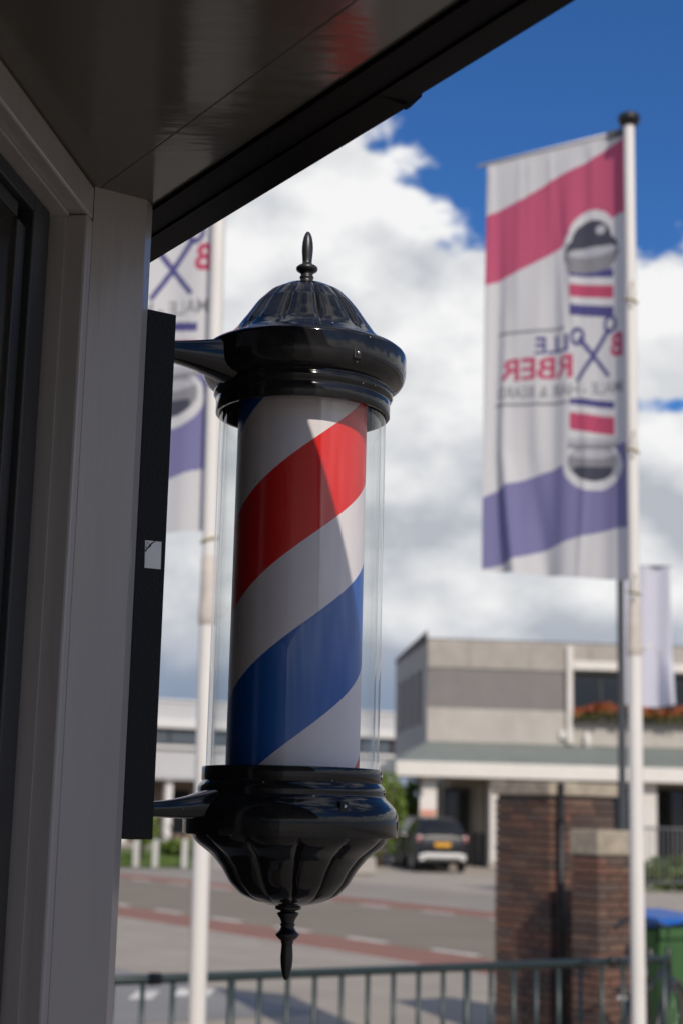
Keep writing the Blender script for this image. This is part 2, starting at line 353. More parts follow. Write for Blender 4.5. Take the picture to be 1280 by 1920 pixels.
# ================================================================== THE BARBER POLE
SC = 1.034; AX, AY = -.0409, 1.52
pole = thing('barber_pole', 'glass barber pole with red, white and blue stripes and fluted black caps', 'barber pole', (AX, AY, CAMZ))
def Z(z): return (z - 1.8) * SC
M_enam = mat('black_enamel', (.020, .020, .021), .13, spec=.40)
def dust(m, base, fleck):
    t = m.node_tree; b = t.nodes['Principled BSDF']; n = t.nodes.new; K = t.links.new
    c = n('ShaderNodeTexCoord'); a_ = n('ShaderNodeTexNoise'); a_.inputs['Scale'].default_value = 28; a_.inputs['Detail'].default_value = 8; a_.inputs['Roughness'].default_value = .7; K(c.outputs['Object'], a_.inputs['Vector'])
    r1 = n('ShaderNodeMapRange'); r1.inputs[1].default_value = .35; r1.inputs[2].default_value = .75; r1.inputs[3].default_value = .6; r1.inputs[4].default_value = 1.8; K(a_.outputs['Fac'], r1.inputs[0])
    vo = n('ShaderNodeTexVoronoi'); vo.inputs['Scale'].default_value = 95; K(c.outputs['Object'], vo.inputs['Vector'])
    w = n('ShaderNodeTexWhiteNoise'); K(vo.outputs['Position'], w.inputs['Vector'])
    g = n('ShaderNodeMath'); g.operation = 'GREATER_THAN'; g.inputs[1].default_value = .90; K(w.outputs['Value'], g.inputs[0])
    l = n('ShaderNodeMath'); l.operation = 'LESS_THAN'; l.inputs[1].default_value = .10; K(vo.outputs['Distance'], l.inputs[0])
    f = n('ShaderNodeMath'); f.operation = 'MULTIPLY'; K(g.outputs[0], f.inputs[0]); K(l.outputs[0], f.inputs[1])
    bc = n('ShaderNodeVectorMath'); bc.operation = 'SCALE'; bc.inputs[0].default_value = base; K(r1.outputs[0], bc.inputs['Scale'])
    mx = n('ShaderNodeMix'); mx.data_type = 'RGBA'; K(f.outputs[0], mx.inputs[0]); K(bc.outputs[0], mx.inputs[6]); mx.inputs[7].default_value = (*fleck, 1); K(mx.outputs[2], b.inputs['Base Color'])
    r2 = n('ShaderNodeMapRange'); r2.inputs[1].default_value = .3; r2.inputs[2].default_value = .8; r2.inputs[3].default_value = .06; r2.inputs[4].default_value = .12; K(a_.outputs['Fac'], r2.inputs[0]); K(r2.outputs[0], b.inputs['Roughness'])
dust(M_enam, (.013, .013, .014), (.30, .28, .25))
M_fin = mat('finial_metal', (.06, .06, .062), .38, metal=.75)
M_lowfin = mat('finial_black', (.008, .008, .009), .35)
NF = 12
def petal(t, n=NF, ph=.12):
    c = abs(math.cos(n * t / 2 + ph)); return math.sqrt(max(0, 1 - (1 - c) ** 2))
# top dome with petals
def smooth_profile(X, RR, ZZ, n):
    f = np.linspace(0, 1, 401); k = np.hanning(43); k /= k.sum(); out = []
    for A_ in (RR, ZZ):
        y = np.interp(f, X, A_); e = np.concatenate([2 * y[0] - y[21:0:-1], y, 2 * y[-1] - y[-2:-23:-1]]); out.append(np.convolve(e, k, 'valid'))
    q = np.linspace(0, 400, n).astype(int); return [(float(out[0][i]) * SC, Z(float(out[1][i]))) for i in q]
dome = smooth_profile([0, .10, .26, .44, .62, .80, .92, 1], [.0095, .0210, .0355, .0480, .0590, .0690, .0780, .0890], [2.3040, 2.3045, 2.2965, 2.2835, 2.2670, 2.2535, 2.2450, 2.2385], 40)
zt, zb = dome[0][1], dome[-1][1]
def flute_top(z, t):
    s = (zt - z) / (zt - zb); w = max(0, min(1, s * 9)) ** .6 * max(0, min(1, (1 - s) * 2.6))
    return 1 + .115 * w * (petal(t) - .8)
lathe('dome', dome[::-1], M_enam, pole, 12 * 24, flute=flute_top, auto=50)
capt = lathe('rim', [(r * SC, Z(z)) for r, z in [(.060, 2.2400), (.086, 2.2390), (.0945, 2.2368), (.0972, 2.2345), (.0984, 2.2325), (.0987, 2.2305), (.0987, 2.2180), (.0984, 2.2130), (.0970, 2.2085), (.0945, 2.2045), (.0905, 2.2010), (.0868, 2.1995), (.0852, 2.1985), (.0850, 2.1965), (.0862, 2.1945), (.0864, 2.1920), (.0852, 2.1895), (.0838, 2.1885), (.0832, 2.1865), (.0838, 2.1850), (.0838, 2.1735), (.0830, 2.1725), (.0802, 2.1725), (.0800, 2.1740), (.0800, 2.205), (.0700, 2.2055), (.02, 2.206)]], M_enam, pole, 128, auto=40)
fin = lathe('finial', [(r * SC, Z(z)) for r, z in [(.0098, 2.3035), (.0094, 2.3055), (.0078, 2.3075), (.0066, 2.3100), (.0062, 2.3120), (.0068, 2.3128), (.0070, 2.3138), (.0066, 2.3148), (.0058, 2.3158), (.0060, 2.3175), (.0076, 2.3192), (.0100, 2.3208), (.0107, 2.3224), (.0104, 2.3240), (.0088, 2.3255), (.0062, 2.3268), (.0048, 2.3282), (.0046, 2.3300), (.0050, 2.3345), (.0054, 2.3400), (.0055, 2.3445), (.0051, 2.3500), (.0042, 2.3550), (.0029, 2.3588), (.0014, 2.3610), (0, 2.3615)]], M_fin, pole, 40)
# bottom collar, bowl, finial
lathe('rim', [(r * SC, Z(z)) for r, z in [(.05, 1.80), (.0620, 1.81), (.0620, 1.8385), (.0740, 1.8385), (.0740, 1.8368), (.0795, 1.8368), (.0798, 1.8380), (.0826, 1.8378), (.0832, 1.8365), (.0832, 1.8262), (.0826, 1.8250), (.0834, 1.8236), (.0850, 1.8222), (.0862, 1.8195), (.0865, 1.8165), (.0858, 1.8140), (.0866, 1.8120), (.0890, 1.8095), (.0925, 1.8065), (.0955, 1.8030), (.0975, 1.7985), (.0985, 1.7940), (.0987, 1.7900), (.0987, 1.7785), (.0983, 1.7770), (.0930, 1.7766), (.0905, 1.7766), (.08, 1.775)]], M_enam, pole, 128, auto=40)
bowl = smooth_profile([0, .05, .12, .25, .42, .60, .75, .87, .95, 1], [.0905, .0885, .0822, .0705, .0610, .0535, .0440, .0310, .0180, .0100], [1.7770, 1.7725, 1.7670, 1.7585, 1.7470, 1.7340, 1.7240, 1.7180, 1.7150, 1.7135], 34)
def flute_low(z, t):
    s = (bowl[0][1] - z) / (bowl[0][1] - bowl[-1][1]); w = max(0, min(1, s * 7)) * max(0, min(1, (1 - s) * 5))
    return 1 + .10 * w * (petal(t, 12, .9) - .8)
lathe('bowl', bowl, M_enam, pole, 12 * 24, flute=flute_low, auto=50)
lathe('finial', [(r * SC, Z(z)) for r, z in [(.0085, 1.7150), (.0118, 1.7140), (.0118, 1.7118), (.0104, 1.7108), (.0070, 1.7100), (.0072, 1.7092), (.0098, 1.7084), (.0101, 1.7072), (.0086, 1.7050), (.0070, 1.7025), (.0061, 1.7000), (.0060, 1.6990), (.0068, 1.6984), (.0068, 1.6970), (.0060, 1.6964), (.0062, 1.6950), (.0080, 1.6920), (.0106, 1.6898), (.0109, 1.6888), (.0096, 1.6868), (.0072, 1.6845), (.0054, 1.6833), (.0058, 1.6826), (.0057, 1.6816), (.0050, 1.6806), (.0052, 1.6770), (.0056, 1.6710), (.0056, 1.6670), (.0051, 1.6610), (.0040, 1.6550), (.0027, 1.6510), (.0012, 1.6492), (0, 1.6490)]], M_lowfin, pole, 40)
# glass tube
M_tube = glass_mat('clear_tube', (.985, .99, .988), 1.5, dirt=.012)
lathe('glass_tube', [(.0755 * SC, Z(1.8372)), (.0797 * SC, Z(1.8372)), (.0797 * SC, Z(2.2045)), (.0755 * SC, Z(2.2045)), (.0755 * SC, Z(1.8372))], M_tube, pole, 160, auto=30)
# striped drum
def stripe_mat():
    m = bpy.data.materials.new('striped_drum'); m.use_nodes = True; t = m.node_tree; b = t.nodes['Principled BSDF']
    n = t.nodes.new; K = t.links.new
    c = n('ShaderNodeTexCoord'); s = n('ShaderNodeSeparateXYZ'); K(c.outputs['Object'], s.inputs[0])
    def M(op, a, b2=None):
        q = n('ShaderNodeMath'); q.operation = op
        for i, v in enumerate((a, b2)):
            if v is None: continue
            if isinstance(v, (int, float)): q.inputs[i].default_value = v
            else: K(v, q.inputs[i])
        return q.outputs[0]
    ang = M('ARCTAN2', s.outputs[0], M('MULTIPLY', s.outputs[1], -1))
    # helix: climbs .127 per half turn; phase 0 = lower edge of the red band
    zc = M('SUBTRACT', s.outputs[2], M('MULTIPLY', ang, PITCHM / (2 * math.pi)))
    ph = M('FRACT', M('DIVIDE', M('SUBTRACT', zc, PH0), PERIOD))
    r = n('ShaderNodeValToRGB'); r.color_ramp.interpolation = 'CONSTANT'; K(ph, r.inputs[0])
    wh, rd, bl = (.90, .835, .855, 1), (.86, .018, .016, 1), (.001, .115, .50, 1)
    e = r.color_ramp.elements; e[0].position = 0; e[0].color = rd; e[1].position = RW / PERIOD; e[1].color = wh
    for pos, col in (((RW + WW) / PERIOD, bl), ((RW + WW + BWD) / PERIOD, wh)):
        x = e.new(pos); x.color = col
    # faint flecks of dirt on the print
    no = n('ShaderNodeTexNoise'); no.inputs['Scale'].default_value = 160; no.inputs['Detail'].default_value = 3; K(c.outputs['Object'], no.inputs['Vector'])
    mr = n('ShaderNodeMapRange'); mr.inputs[1].default_value = .73; mr.inputs[2].default_value = .78; mr.inputs[4].default_value = .5; K(no.outputs['Fac'], mr.inputs[0])
    mx = n('ShaderNodeMix'); mx.data_type = 'RGBA'; K(mr.outputs[0], mx.inputs[0]); K(r.outputs[0], mx.inputs[6]); mx.inputs[7].default_value = (.2, .18, .16, 1)
    K(mx.outputs[2], b.inputs['Base Color']); b.inputs['Roughness'].default_value = .38; b.inputs['Specular IOR Level'].default_value = .22
    tl = n('ShaderNodeBsdfTranslucent'); K(mx.outputs[2], tl.inputs[0]); ms = n('ShaderNodeMixShader'); ms.inputs[0].default_value = .08; o_ = t.nodes['Material Output']
    K(b.outputs[0], ms.inputs[1]); K(tl.outputs[0], ms.inputs[2]); K(ms.outputs[0], o_.inputs[0])     # thin translucent sheet
    return m
# heights where the bands meet the left and right outline of the drum (from the pole's own measure)
RT = [Z(z) for z in (2.1903, 2.1044, 2.0269, 1.9284, 1.8494)]; LF = [Z(z) for z in (2.1458, 2.0650, 1.9705, 1.8931)]
HALF = ((RT[0] - LF[1]) + (RT[1] - LF[2]) + (RT[2] - LF[3])) / 3
PITCHM = HALF * 2 / (157 / 180)
mid = lambda i: (RT[i] + LF[i + 1]) / 2
RW = mid(0) - mid(1); WTOT = mid(1) - mid(2); BWD = RT[2] - RT[3]; WW = RT[3] - RT[4]
# going up from the red band: red, white, blue, white
PERIOD = RW + WTOT + BWD + WW; WW2 = WTOT; PH0 = mid(1)
lathe('striped_drum', [(.0618 * SC, Z(1.834)), (.0618 * SC, Z(2.204))], stripe_mat(), pole, 128, auto=30)
# bracket arms: a web that flares into the collar
bd = Vector((-VX, -VY, 0))                                # from the pole towards the wall
sd = Vector((-VY, VX, 0))
reach = toUV((AX, AY))[1] - VB1
def arm(zwall0, zwall1, zpole0, zpole1, curve_low, name='bracket_arm'):
    bm = bmesh.new(); rings = []; N = 14
    for i in range(N + 1):
        s = i / N; d = reach * (1 - s) + .062 * s; k = s ** 2.2
        lo = zwall0 + (zpole0 - zwall0) * (k if curve_low else s ** 1.2); hi = zwall1 + (zpole1 - zwall1) * (s ** 1.2 if curve_low else k)
        hw = .0095 + .020 * s ** 2.4; c = bd * d; ring = []
        for q in range(12):
            t = 2 * math.pi * q / 12; cx = math.copysign(abs(math.cos(t)) ** .6, math.cos(t)); sx = math.copysign(abs(math.sin(t)) ** .6, math.sin(t))
            ring.append(bm.verts.new(c + sd * (hw * cx) + Vector((0, 0, (lo + hi) / 2 + (hi - lo) / 2 * sx))))
        rings.append(ring)
    for a, b in zip(rings, rings[1:]):
        for q in range(12): bm.faces.new((a[q], a[(q + 1) % 12], b[(q + 1) % 12], b[q]))
    bm.faces.new(rings[0]); bm.faces.new(rings[-1][::-1])
    return finish(name, bm, M_enam, pole, auto=60)
def zrow(px, py): d = reach - .003; q = Vector((AX, AY, 0)) + bd * d; return atY(px, py, q.y).z - CAMZ
arm(zrow(340, 672), zrow(340, 641), Z(2.182), Z(2.242), True)
arm(zrow(293, 1531), zrow(293, 1504), Z(1.788), Z(1.829), False)
def plate(z0, z1):
    bm = bmesh.new(); o = []
    for z in (z0, z1):
        for d, s in ((reach - .0055, -.026), (reach - .0055, .026), (reach + .0005, .026), (reach + .0005, -.026)): o.append(bd * d + sd * s + Vector((0, 0, z)))
    hexa(bm, o); return finish('base_plate', bm, M_enam, pole, bevel=.0016)
plate(zrow(336, 690), zrow(336, 612)); plate(zrow(288, 1556), zrow(290, 1474))
# drip lugs behind the upper bracket, screw notches in the rims
def notch(px, py, zc, r, hw, hh):
    best = None
    for k in range(-90, 91):
        t = R(k); p = Vector((AX + r * math.sin(t), AY - r * math.cos(t), CAMZ + zc)); w = (p - Vector((0, 0, CAMZ))); f = w.dot(Vector(_F)); x = 640 + FPX * w.dot(Vector(_Rt)) / f
        if best is None or abs(x - px) < best[0]: best = (abs(x - px), t)
    t = best[1]; n = Vector((math.sin(t), -math.cos(t), 0)); s = Vector((math.cos(t), math.sin(t), 0)); bm = bmesh.new(); c = n * r + Vector((0, 0, zc)); o = []
    for dz in (-hh, hh):
        for a, b in ((-hw, .0016), (hw, .0016), (hw, -.012), (-hw, -.012)): o.append(c + s * a + n * b + Vector((0, 0, dz)))
    hexa(bm, o); nn = finish('screw_slot', bm, M_seal, pole, bevel=.0012)
    scr = lathe('screw', [(0, -.002), (.0016, -.002), (.0018, 0), (.0014, .0012), (0, .0014)], mat('screw_steel', (.55, .55, .55), .3, metal=1), nn, 12)
    scr.location = c + n * .0018 + Vector((0, 0, hh * .15)); scr.rotation_euler = (R(90), 0, t)
notch(668, 683, Z(2.2125), .0978 * SC, .0042, .0052); notch(645, 1512, Z(1.8035), .0955 * SC, .0046, .0050)

# ================================================================== FLAGPOLES AND THEIR BANNERS
M_pole = mat('flagpole_white', (.74, .71, .67), .35, var=.06, vscale=5, stretch=(1, 1, .3))
M_sleeve = mat('flagpole_sleeve', (.58, .52, .46), .5, var=.12, vscale=20)
M_capb = mat('black_plastic', (.008, .008, .009), .45)
M_cord = mat('yellowed_cord', (.50, .42, .24), .7)
M_cordw = mat('white_cord', (.68, .66, .62), .6)
def flagpole(label, base, top, zsleeve, zrings, rt=.033, rb=.041):
    base = Vector(base); top = Vector(top); H = top.z
    t = thing('flagpole', label, 'flagpole', base, 0, 'white flagpoles by the railing')
    t.rotation_euler = Vector((top.x - base.x, top.y - base.y, H)).to_track_quat('Z', 'Y').to_euler()
    lathe('shaft', [(rb, 0), (rb, .5), (rb * .97, zsleeve - .14), (rb * .97, zsleeve - .03), (rb * .90, zsleeve - .03)], M_pole, t, 28, auto=40)
    lathe('shaft', [(rb * .84, zsleeve - .02), (rt * 1.02, zsleeve + .6), (rt, H - .02)], M_pole, t, 28, auto=40)
    lathe('sleeve', [(rb * .9, zsleeve - .06), (rb * 1.06, zsleeve - .05), (rb * 1.08, zsleeve), (rb * .98, zsleeve + .10), (rt * 1.08, zsleeve + .26), (rt * 1.0, zsleeve + .27)], M_sleeve, t, 28, auto=40)
    lathe('base_flange', [(.11, 0), (.11, .015), (.06, .03), (.055, .10), (rb, .11)], M_pole, t, 28, auto=40)
    lathe('cap', [(rt * .9, H - .05), (rt * 1.5, H - .045), (rt * 2.05, H - .02), (rt * 2.12, H), (rt * 1.9, H + .018), (rt * 1.2, H + .032), (0, H + .036)], M_capb, t, 32, auto=50)
    for z in zrings:
        bm = bmesh.new(); addtube(bm, [(math.cos(a) * (rt + .006), math.sin(a) * (rt + .006), z + .012 * math.sin(a)) for a in np.linspace(0, 2 * math.pi, 24, endpoint=False)], .0055, 6, True)
        addtube(bm, [(-.04 - .05 * math.sin(a), .0, z + .035 - .075 * math.cos(a)) for a in np.linspace(0, 2 * math.pi, 20, endpoint=False)], .0035, 6, True)
        finish('cord_loop', bm, M_cord, t, smooth=True)
    return t
# --- the printed design, sampled on a grid (s across from the pole, t down)
GW, GH = 150, 440
WHITE = (.72, .715, .72); PINK = (.60, .125, .22); BLUE = (.24, .23, .42); DBLUE = (.105, .10, .27); DRED = (.56, .10, .18); GREY = (.30, .30, .32); DGREY = (.085, .09, .12); LGREY = (.52, .52, .55)
def text_mask(txt, size, s0, s1, t0, t1, bold):
    """coverage of a line of lettering laid mirrored between s0 (start, by the pole) and s1"""
    c = bpy.data.curves.new('lettering', 'FONT'); c.body = txt; c.size = 1; c.offset = bold; c.resolution_u = 3
    o = bpy.data.objects.new('lettering', c); COL.objects.link(o); dg = bpy.context.evaluated_depsgraph_get(); me = o.evaluated_get(dg).to_mesh(); me.calc_loop_triangles()
    P = np.array([v.co[:2] for v in me.vertices]); T = np.array([x.vertices[:] for x in me.loop_triangles])
    bpy.data.objects.remove(o); bpy.data.curves.remove(c)
    mn, mx = P.min(0), P.max(0); P = (P - mn) / (mx - mn)
    Q = np.stack([s0 + P[:, 0] * (s1 - s0), t1 + P[:, 1] * (t0 - t1)], 1)
    M = np.zeros((GH + 1, GW + 1), bool)
    for a, b, c3 in T:
        p0, p1, p2 = Q[a], Q[b], Q[c3]; lo = np.minimum(np.minimum(p0, p1), p2); hi = np.maximum(np.maximum(p0, p1), p2)
        i0, i1 = max(0, int(lo[0] * GW)), min(GW, int(hi[0] * GW) + 1); j0, j1 = max(0, int(lo[1] * GH)), min(GH, int(hi[1] * GH) + 1)
        ss = np.arange(i0, i1 + 1) / GW; tt = np.arange(j0, j1 + 1) / GH; S, Tt = np.meshgrid(ss, tt)
        d = (p1[0] - p0[0]) * (p2[1] - p0[1]) - (p2[0] - p0[0]) * (p1[1] - p0[1])
        if abs(d) < 1e-12: continue
        w1 = ((S - p0[0]) * (p2[1] - p0[1]) - (p2[0] - p0[0]) * (Tt - p0[1])) / d; w2 = ((p1[0] - p0[0]) * (Tt - p0[1]) - (S - p0[0]) * (p1[1] - p0[1])) / d
        M[j0:j1 + 1, i0:i1 + 1] |= (w1 >= -.02) & (w2 >= -.02) & (w1 + w2 <= 1.02)
    return M
def design():
    S, T = np.meshgrid(np.arange(GW + 1) / GW, np.arange(GH + 1) / GH)
    C = np.empty((GH + 1, GW + 1, 3)); C[:] = WHITE
    def put(m, col): C[m] = col
    X = S * 1.0; Y = T * 2.75                                    # metres
    pu = np.interp(S, [0, .08, .27, .48, .72, .93, 1], [.012, .025, .052, .072, .108, .128, .135]); plo = np.interp(S, [0, .1, .45, .62, .78, .93, 1], [.185, .197, .245, .268, .29, .305, .312])
    put((T > pu) & (T < plo), PINK)
    bu = np.interp(S, [0, .45, .72, .9, 1], [.70, .752, .785, .806, .83]); bl = np.interp(S, [0, .12, .35, .6, .8, 1], [.885, .892, .912, .945, .972, .998])
    put((T > bu) & (T < bl), BLUE)
    cs = .245
    hx = X - cs
    # halo, cap at the top
    def ell(cx, cy, rx, ry): return ((X - cx) / rx) ** 2 + ((Y - cy) / ry) ** 2 < 1
    put(ell(cs, .72, .210, .185) | (ell(cs, .61, .155, .145)), WHITE)
    put(ell(cs, 2.07, .20, .155), WHITE)
    col = (abs(hx) < .15)
    zone = col & (T > .30) & (T < .40)
    sl = Y + .15 * hx
    put(zone, LGREY)
    def bands(y0, seq, lim):
        y = y0
        for h, c in seq: put(col & lim & (sl > y) & (sl <= y + h), c); y += h
    bands(.84, [(.055, DBLUE), (.05, WHITE), (.08, DRED), (.05, WHITE), (.07, DBLUE), (.2, WHITE)], (T > .29) & (T < .425))
    bands(1.665, [(.045, DBLUE), (.05, WHITE), (.11, DRED), (.055, WHITE), (.13, DBLUE)], (T > .602) & (T < .715))
    put(ell(cs, .74, .185, .135) & (Y < .86), DGREY); put(ell(cs, .755, .19, .075) & (Y > .70), GREY)
    put(ell(cs - .01, .735, .17, .03), LGREY); put(ell(cs, .66, .135, .13) & (Y < .70), DGREY); put(ell(cs - .06, .60, .035, .03), LGREY); put(ell(cs + .01, .83, .16, .035), GREY)
    put((abs(hx) < .165) & (Y > 1.905) & (Y < 1.955), LGREY); put((abs(hx) < .165) & (abs(Y - 1.955) < .012), GREY)
    put(ell(cs, 2.05, .165, .115) & (Y > 1.967), GREY); put(ell(cs, 2.0, .15, .03), LGREY); put(ell(cs, 2.10, .13, .065) & (Y > 2.08), DGREY)
    put((abs(T - (.437 + .0)) < .0030) & (S > .43) & (S < .91), GREY); put((abs(T - .6095) < .0030) & (S > .41) & (S < .93), GREY)
    put(text_mask('LLE', 1, .405, .640, .452, .492, .022), DBLUE)
    put(text_mask('B', 1, .035, .125, .460, .513, .03), DRED); put(text_mask('RBER', 1, .375, .885, .500, .552, .022), DRED)
    put(text_mask('MALE - HAIR & BEARD', 1, .045, .91, .567, .595, .012), GREY)
    # scissors: two blades crossing, two finger loops
    def seg(x0, y0, x1, y1, w0, w1):
        dx, dy = x1 - x0, y1 - y0; q = np.clip(((X - x0) * dx + (Y - y0) * dy) / (dx * dx + dy * dy), 0, 1); return np.hypot(X - x0 - q * dx, Y - y0 - q * dy) < w0 + (w1 - w0) * q
    put(seg(.33, 1.28, .145, 1.52, .016, .013) | seg(.145, 1.25, .345, 1.54, .016, .013), DBLUE)
    for cx, cy in ((.345, 1.265), (.125, 1.205)):
        d = np.hypot((X - cx) / .8, Y - cy); put((d < .060) & (d > .032), DBLUE)
    return C
DES = design()
def cloth_mat():
    m = bpy.data.materials.new('printed_banner_cloth'); m.use_nodes = True; t = m.node_tree; t.nodes.clear(); n = t.nodes.new
    at = n('ShaderNodeAttribute'); at.attribute_name = 'print'
    d = n('ShaderNodeBsdfDiffuse'); tr = n('ShaderNodeBsdfTranslucent'); t.links.new(at.outputs['Color'], d.inputs[0]); t.links.new(at.outputs['Color'], tr.inputs[0])
    mx = n('ShaderNodeMixShader'); mx.inputs[0].default_value = .28; t.links.new(d.outputs[0], mx.inputs[1]); t.links.new(tr.outputs[0], mx.inputs[2])
    o = n('ShaderNodeOutputMaterial'); t.links.new(mx.outputs[0], o.inputs[0]); return m
M_cloth = cloth_mat()
def banner(label, poleaxis, tip, z_top, z_bot_pole, z_bot_out, wave, drift):
    """hangs from a horizontal arm; poleaxis -> tip gives its direction"""
    a = Vector(poleaxis); off = Vector((.02, .075, 0)); a0 = a.copy(); a = a + off; d = Vector((tip[0] - a.x, tip[1] - a.y, 0)); Ln = d.length; d.normalize(); nrm = Vector((-d.y, d.x, 0))
    t = thing('banner', label, 'banner', (a.x, a.y, z_bot_out), 0, 'printed banners on the white flagpoles'); o0 = t.location
    S, T = np.meshgrid(np.arange(GW + 1) / GW, np.arange(GH + 1) / GH)
    w = Ln * .935; s0 = .022
    disp = wave(S, T)
    along = s0 + S * (w - s0) + drift(S, T)
    zb = z_bot_pole + (z_bot_out - z_bot_pole) * S
    zz = z_top + (zb - z_top) * T
    V = np.stack([along * d.x + disp * nrm.x, along * d.y + disp * nrm.y, zz - o0.z], -1).reshape(-1, 3)
    idx = np.arange((GW + 1) * (GH + 1)).reshape(GH + 1, GW + 1)
    F = np.stack([idx[:-1, :-1], idx[1:, :-1], idx[1:, 1:], idx[:-1, 1:]], -1).reshape(-1, 4)
    me = bpy.data.meshes.new('cloth'); me.from_pydata(V.tolist(), [], F.tolist())
    ca = me.color_attributes.new('print', 'FLOAT_COLOR', 'POINT'); cc = np.concatenate([DES.reshape(-1, 3), np.ones((DES.shape[0] * DES.shape[1], 1))], 1)
    ca.data.foreach_set('color', cc.astype(np.float32).ravel()); me.polygons.foreach_set('use_smooth', [True] * len(me.polygons)); me.update()
    link('cloth', me, M_cloth, t)
    zr = z_top - o0.z
    tube('arm', [d * .0 + Vector((0, 0, zr + .004)), d * Ln + Vector((0, 0, zr + .004))], .0105, mat('banner_arm_alu', (.66, .65, .66), .5), t, 10)
    bm = bmesh.new(); bx(bm, -.03, .15, -.016, .016, zr - .03, zr + .018); bmesh.ops.rotate(bm, verts=bm.verts[:], cent=(0, 0, 0), matrix=Matrix.Rotation(math.atan2(d.y, d.x), 3, 'Z')); addtube(bm, [-off + Vector((0, 0, zr - .006)), Vector((0, 0, zr - .006))], .016, 8); finish('arm_bracket', bm, mat('banner_bracket', (.10, .10, .11), .5), t, bevel=.003)
    lb = d * s0 + Vector((0, 0, z_bot_pole - o0.z))
    tube('weight_cord', [lb, lb + Vector((.012, 0, -.10)), lb + Vector((.018, 0, -.26)), lb + Vector((.03, -.03, -.36)), lb + Vector((.07, -.05, -.41)), lb + Vector((.11, -.02, -.36))], .007, M_cordw, t, 8)
    return t
YR = 9.0
pr_b = atY(1196, 1910, YR); pr_t = atY(1178, 222, YR); RPX, RPY = pr_b.x, YR
ztop = pr_t.z
zsl = atY(1181, 1212, YR).z
flagpole('white flagpole standing beside the brick pier, carrying the fully visible banner', (RPX, RPY, 0), (pr_t.x, YR, ztop), zsl, [atY(1178, y, YR).z for y in (565, 845, 1112)])
rx = pr_t.x
za = atY(1168, 243, YR + .075).z; tip = atZ(895, 313, za)
zbp = atY(1168, 1085, YR).z
dq = Vector((tip.x - rx, tip.y - YR, 0)); ou = Vector((rx, YR, 0)) + dq * .935; zbo = atY(911, 1072, ou.y).z
print('banner length', dq.length, 'height', za - zbp, za - zbo)
def wave_r(S, T):
    env = np.clip(T * 3, 0, 1) * (.35 + .65 * S)
    f = .020 * np.sin(2 * math.pi * (S * 3.1 + .10 * T)) + .010 * np.sin(2 * math.pi * (S * 5.3 - .35 * T + .2))
    fold = .055 * np.exp(-((S - .86 + .22 * np.clip(T - .72, 0, 1) * 1.5) / .050) ** 2) * np.clip(T * 1.5, 0, 1) - .05 * np.exp(-((S - .68 + .25 * np.clip(T - .72, 0, 1)) / .07) ** 2) * np.clip((T - .55) * 3, 0, 1)
    pr_ = np.random.default_rng(3); pleat = 0 * S
    for c_ in np.linspace(.04, .96, 11) + pr_.normal(size=11) * .03: pleat = pleat + pr_.uniform(-.004, .013) * np.exp(-((S - c_ - .03 * T) / pr_.uniform(.015, .035)) ** 2) * np.exp(-T * pr_.uniform(2, 9)) * np.clip(T * 30, 0, 1)
    for k_ in range(7): pleat = pleat + pr_.uniform(-.010, .012) * np.exp(-((S - pr_.uniform(.05, .95) - pr_.uniform(-.3, .3) * (T - .5)) / pr_.uniform(.02, .05)) ** 2) * np.exp(-((T - pr_.uniform(.2, .9)) / .25) ** 2)
    return env * f + fold + pleat + .03 * T * S
banner('white banner with pink and lavender bands, mirrored lettering, on the pole by the brick pier', (rx, YR, 0), (tip.x, tip.y), za, zbp, zbo, wave_r, lambda S, T: -.015 * S * T)
# left pole, leaning a little
YL = 7.2
pl_b = atY(369.5, 1910, YL); pl_t = atY(409.5, 440, YL)
ztl = 5.55; kx = (pl_t.x - pl_b.x) / (pl_t.z - pl_b.z); bx0 = pl_b.x - kx * pl_b.z
flagpole('white flagpole rising behind the barber pole bracket, carrying the half hidden banner', (bx0, YL, 0), (bx0 + kx * ztl, YL, ztl), atY(388, 1150, YL).z, [atY(396, y, YL).z for y in (1012,)], .034, .040)
xl = bx0 + kx * 4.0
sc_l = 1.0
zc = atY(380, 472, YL).z             # letters B of the brand line: t = .487
zb_l = atY(392, 990, YL).z
Hh = (zc - zb_l) / (1 - .487); zt_l = zb_l + Hh
print('left banner height', Hh, zt_l)
dl = Vector((-.985, .17, 0)) * 1.03
def wave_l(S, T): return .015 * np.sin(2 * math.pi * (S * 2.3 + .15 * T)) * np.clip(T * 3, 0, 1) + .012 * np.sin(2 * math.pi * (S * 4.1 - .3 * T)) * T
banner('white printed banner with lavender band, half hidden behind the black mounting board', (xl, YL, 0), (xl + dl.x, YL + dl.y), zt_l, zb_l, zb_l - .05, wave_l, lambda S, T: 0 * S)

# --- far banner on a dark post
YF = 33.0
fp = atY(1166, 1500, YF); fz = atY(1200, 1063, YF).z
t = thing('banner_post', 'dark grey slim post behind the brick pier, holding a lavender banner', 'post', (fp.x, YF, 0))
M_dpost = mat('dark_post_paint', (.045, .05, .058), .5)
lathe('shaft', [(.10, 0), (.10, .9), (.085, 1.0), (.075, fz + .3)], M_dpost, t, 20, auto=40); lathe('cap', [(.08, fz + .29), (.095, fz + .31), (.06, fz + .36), (0, fz + .38)], M_dpost, t, 20)
lathe('base_flange', [(.16, 0), (.16, .03), (.11, .05)], M_dpost, t, 20, auto=40)
M_lav = bpy.data.materials.new('lavender_cloth'); M_lav.use_nodes = True; _t = M_lav.node_tree; _t.nodes.clear()
_d = _t.nodes.new('ShaderNodeBsdfDiffuse'); _r = _t.nodes.new('ShaderNodeBsdfTranslucent'); _m = _t.nodes.new('ShaderNodeMixShader'); _o = _t.nodes.new('ShaderNodeOutputMaterial')
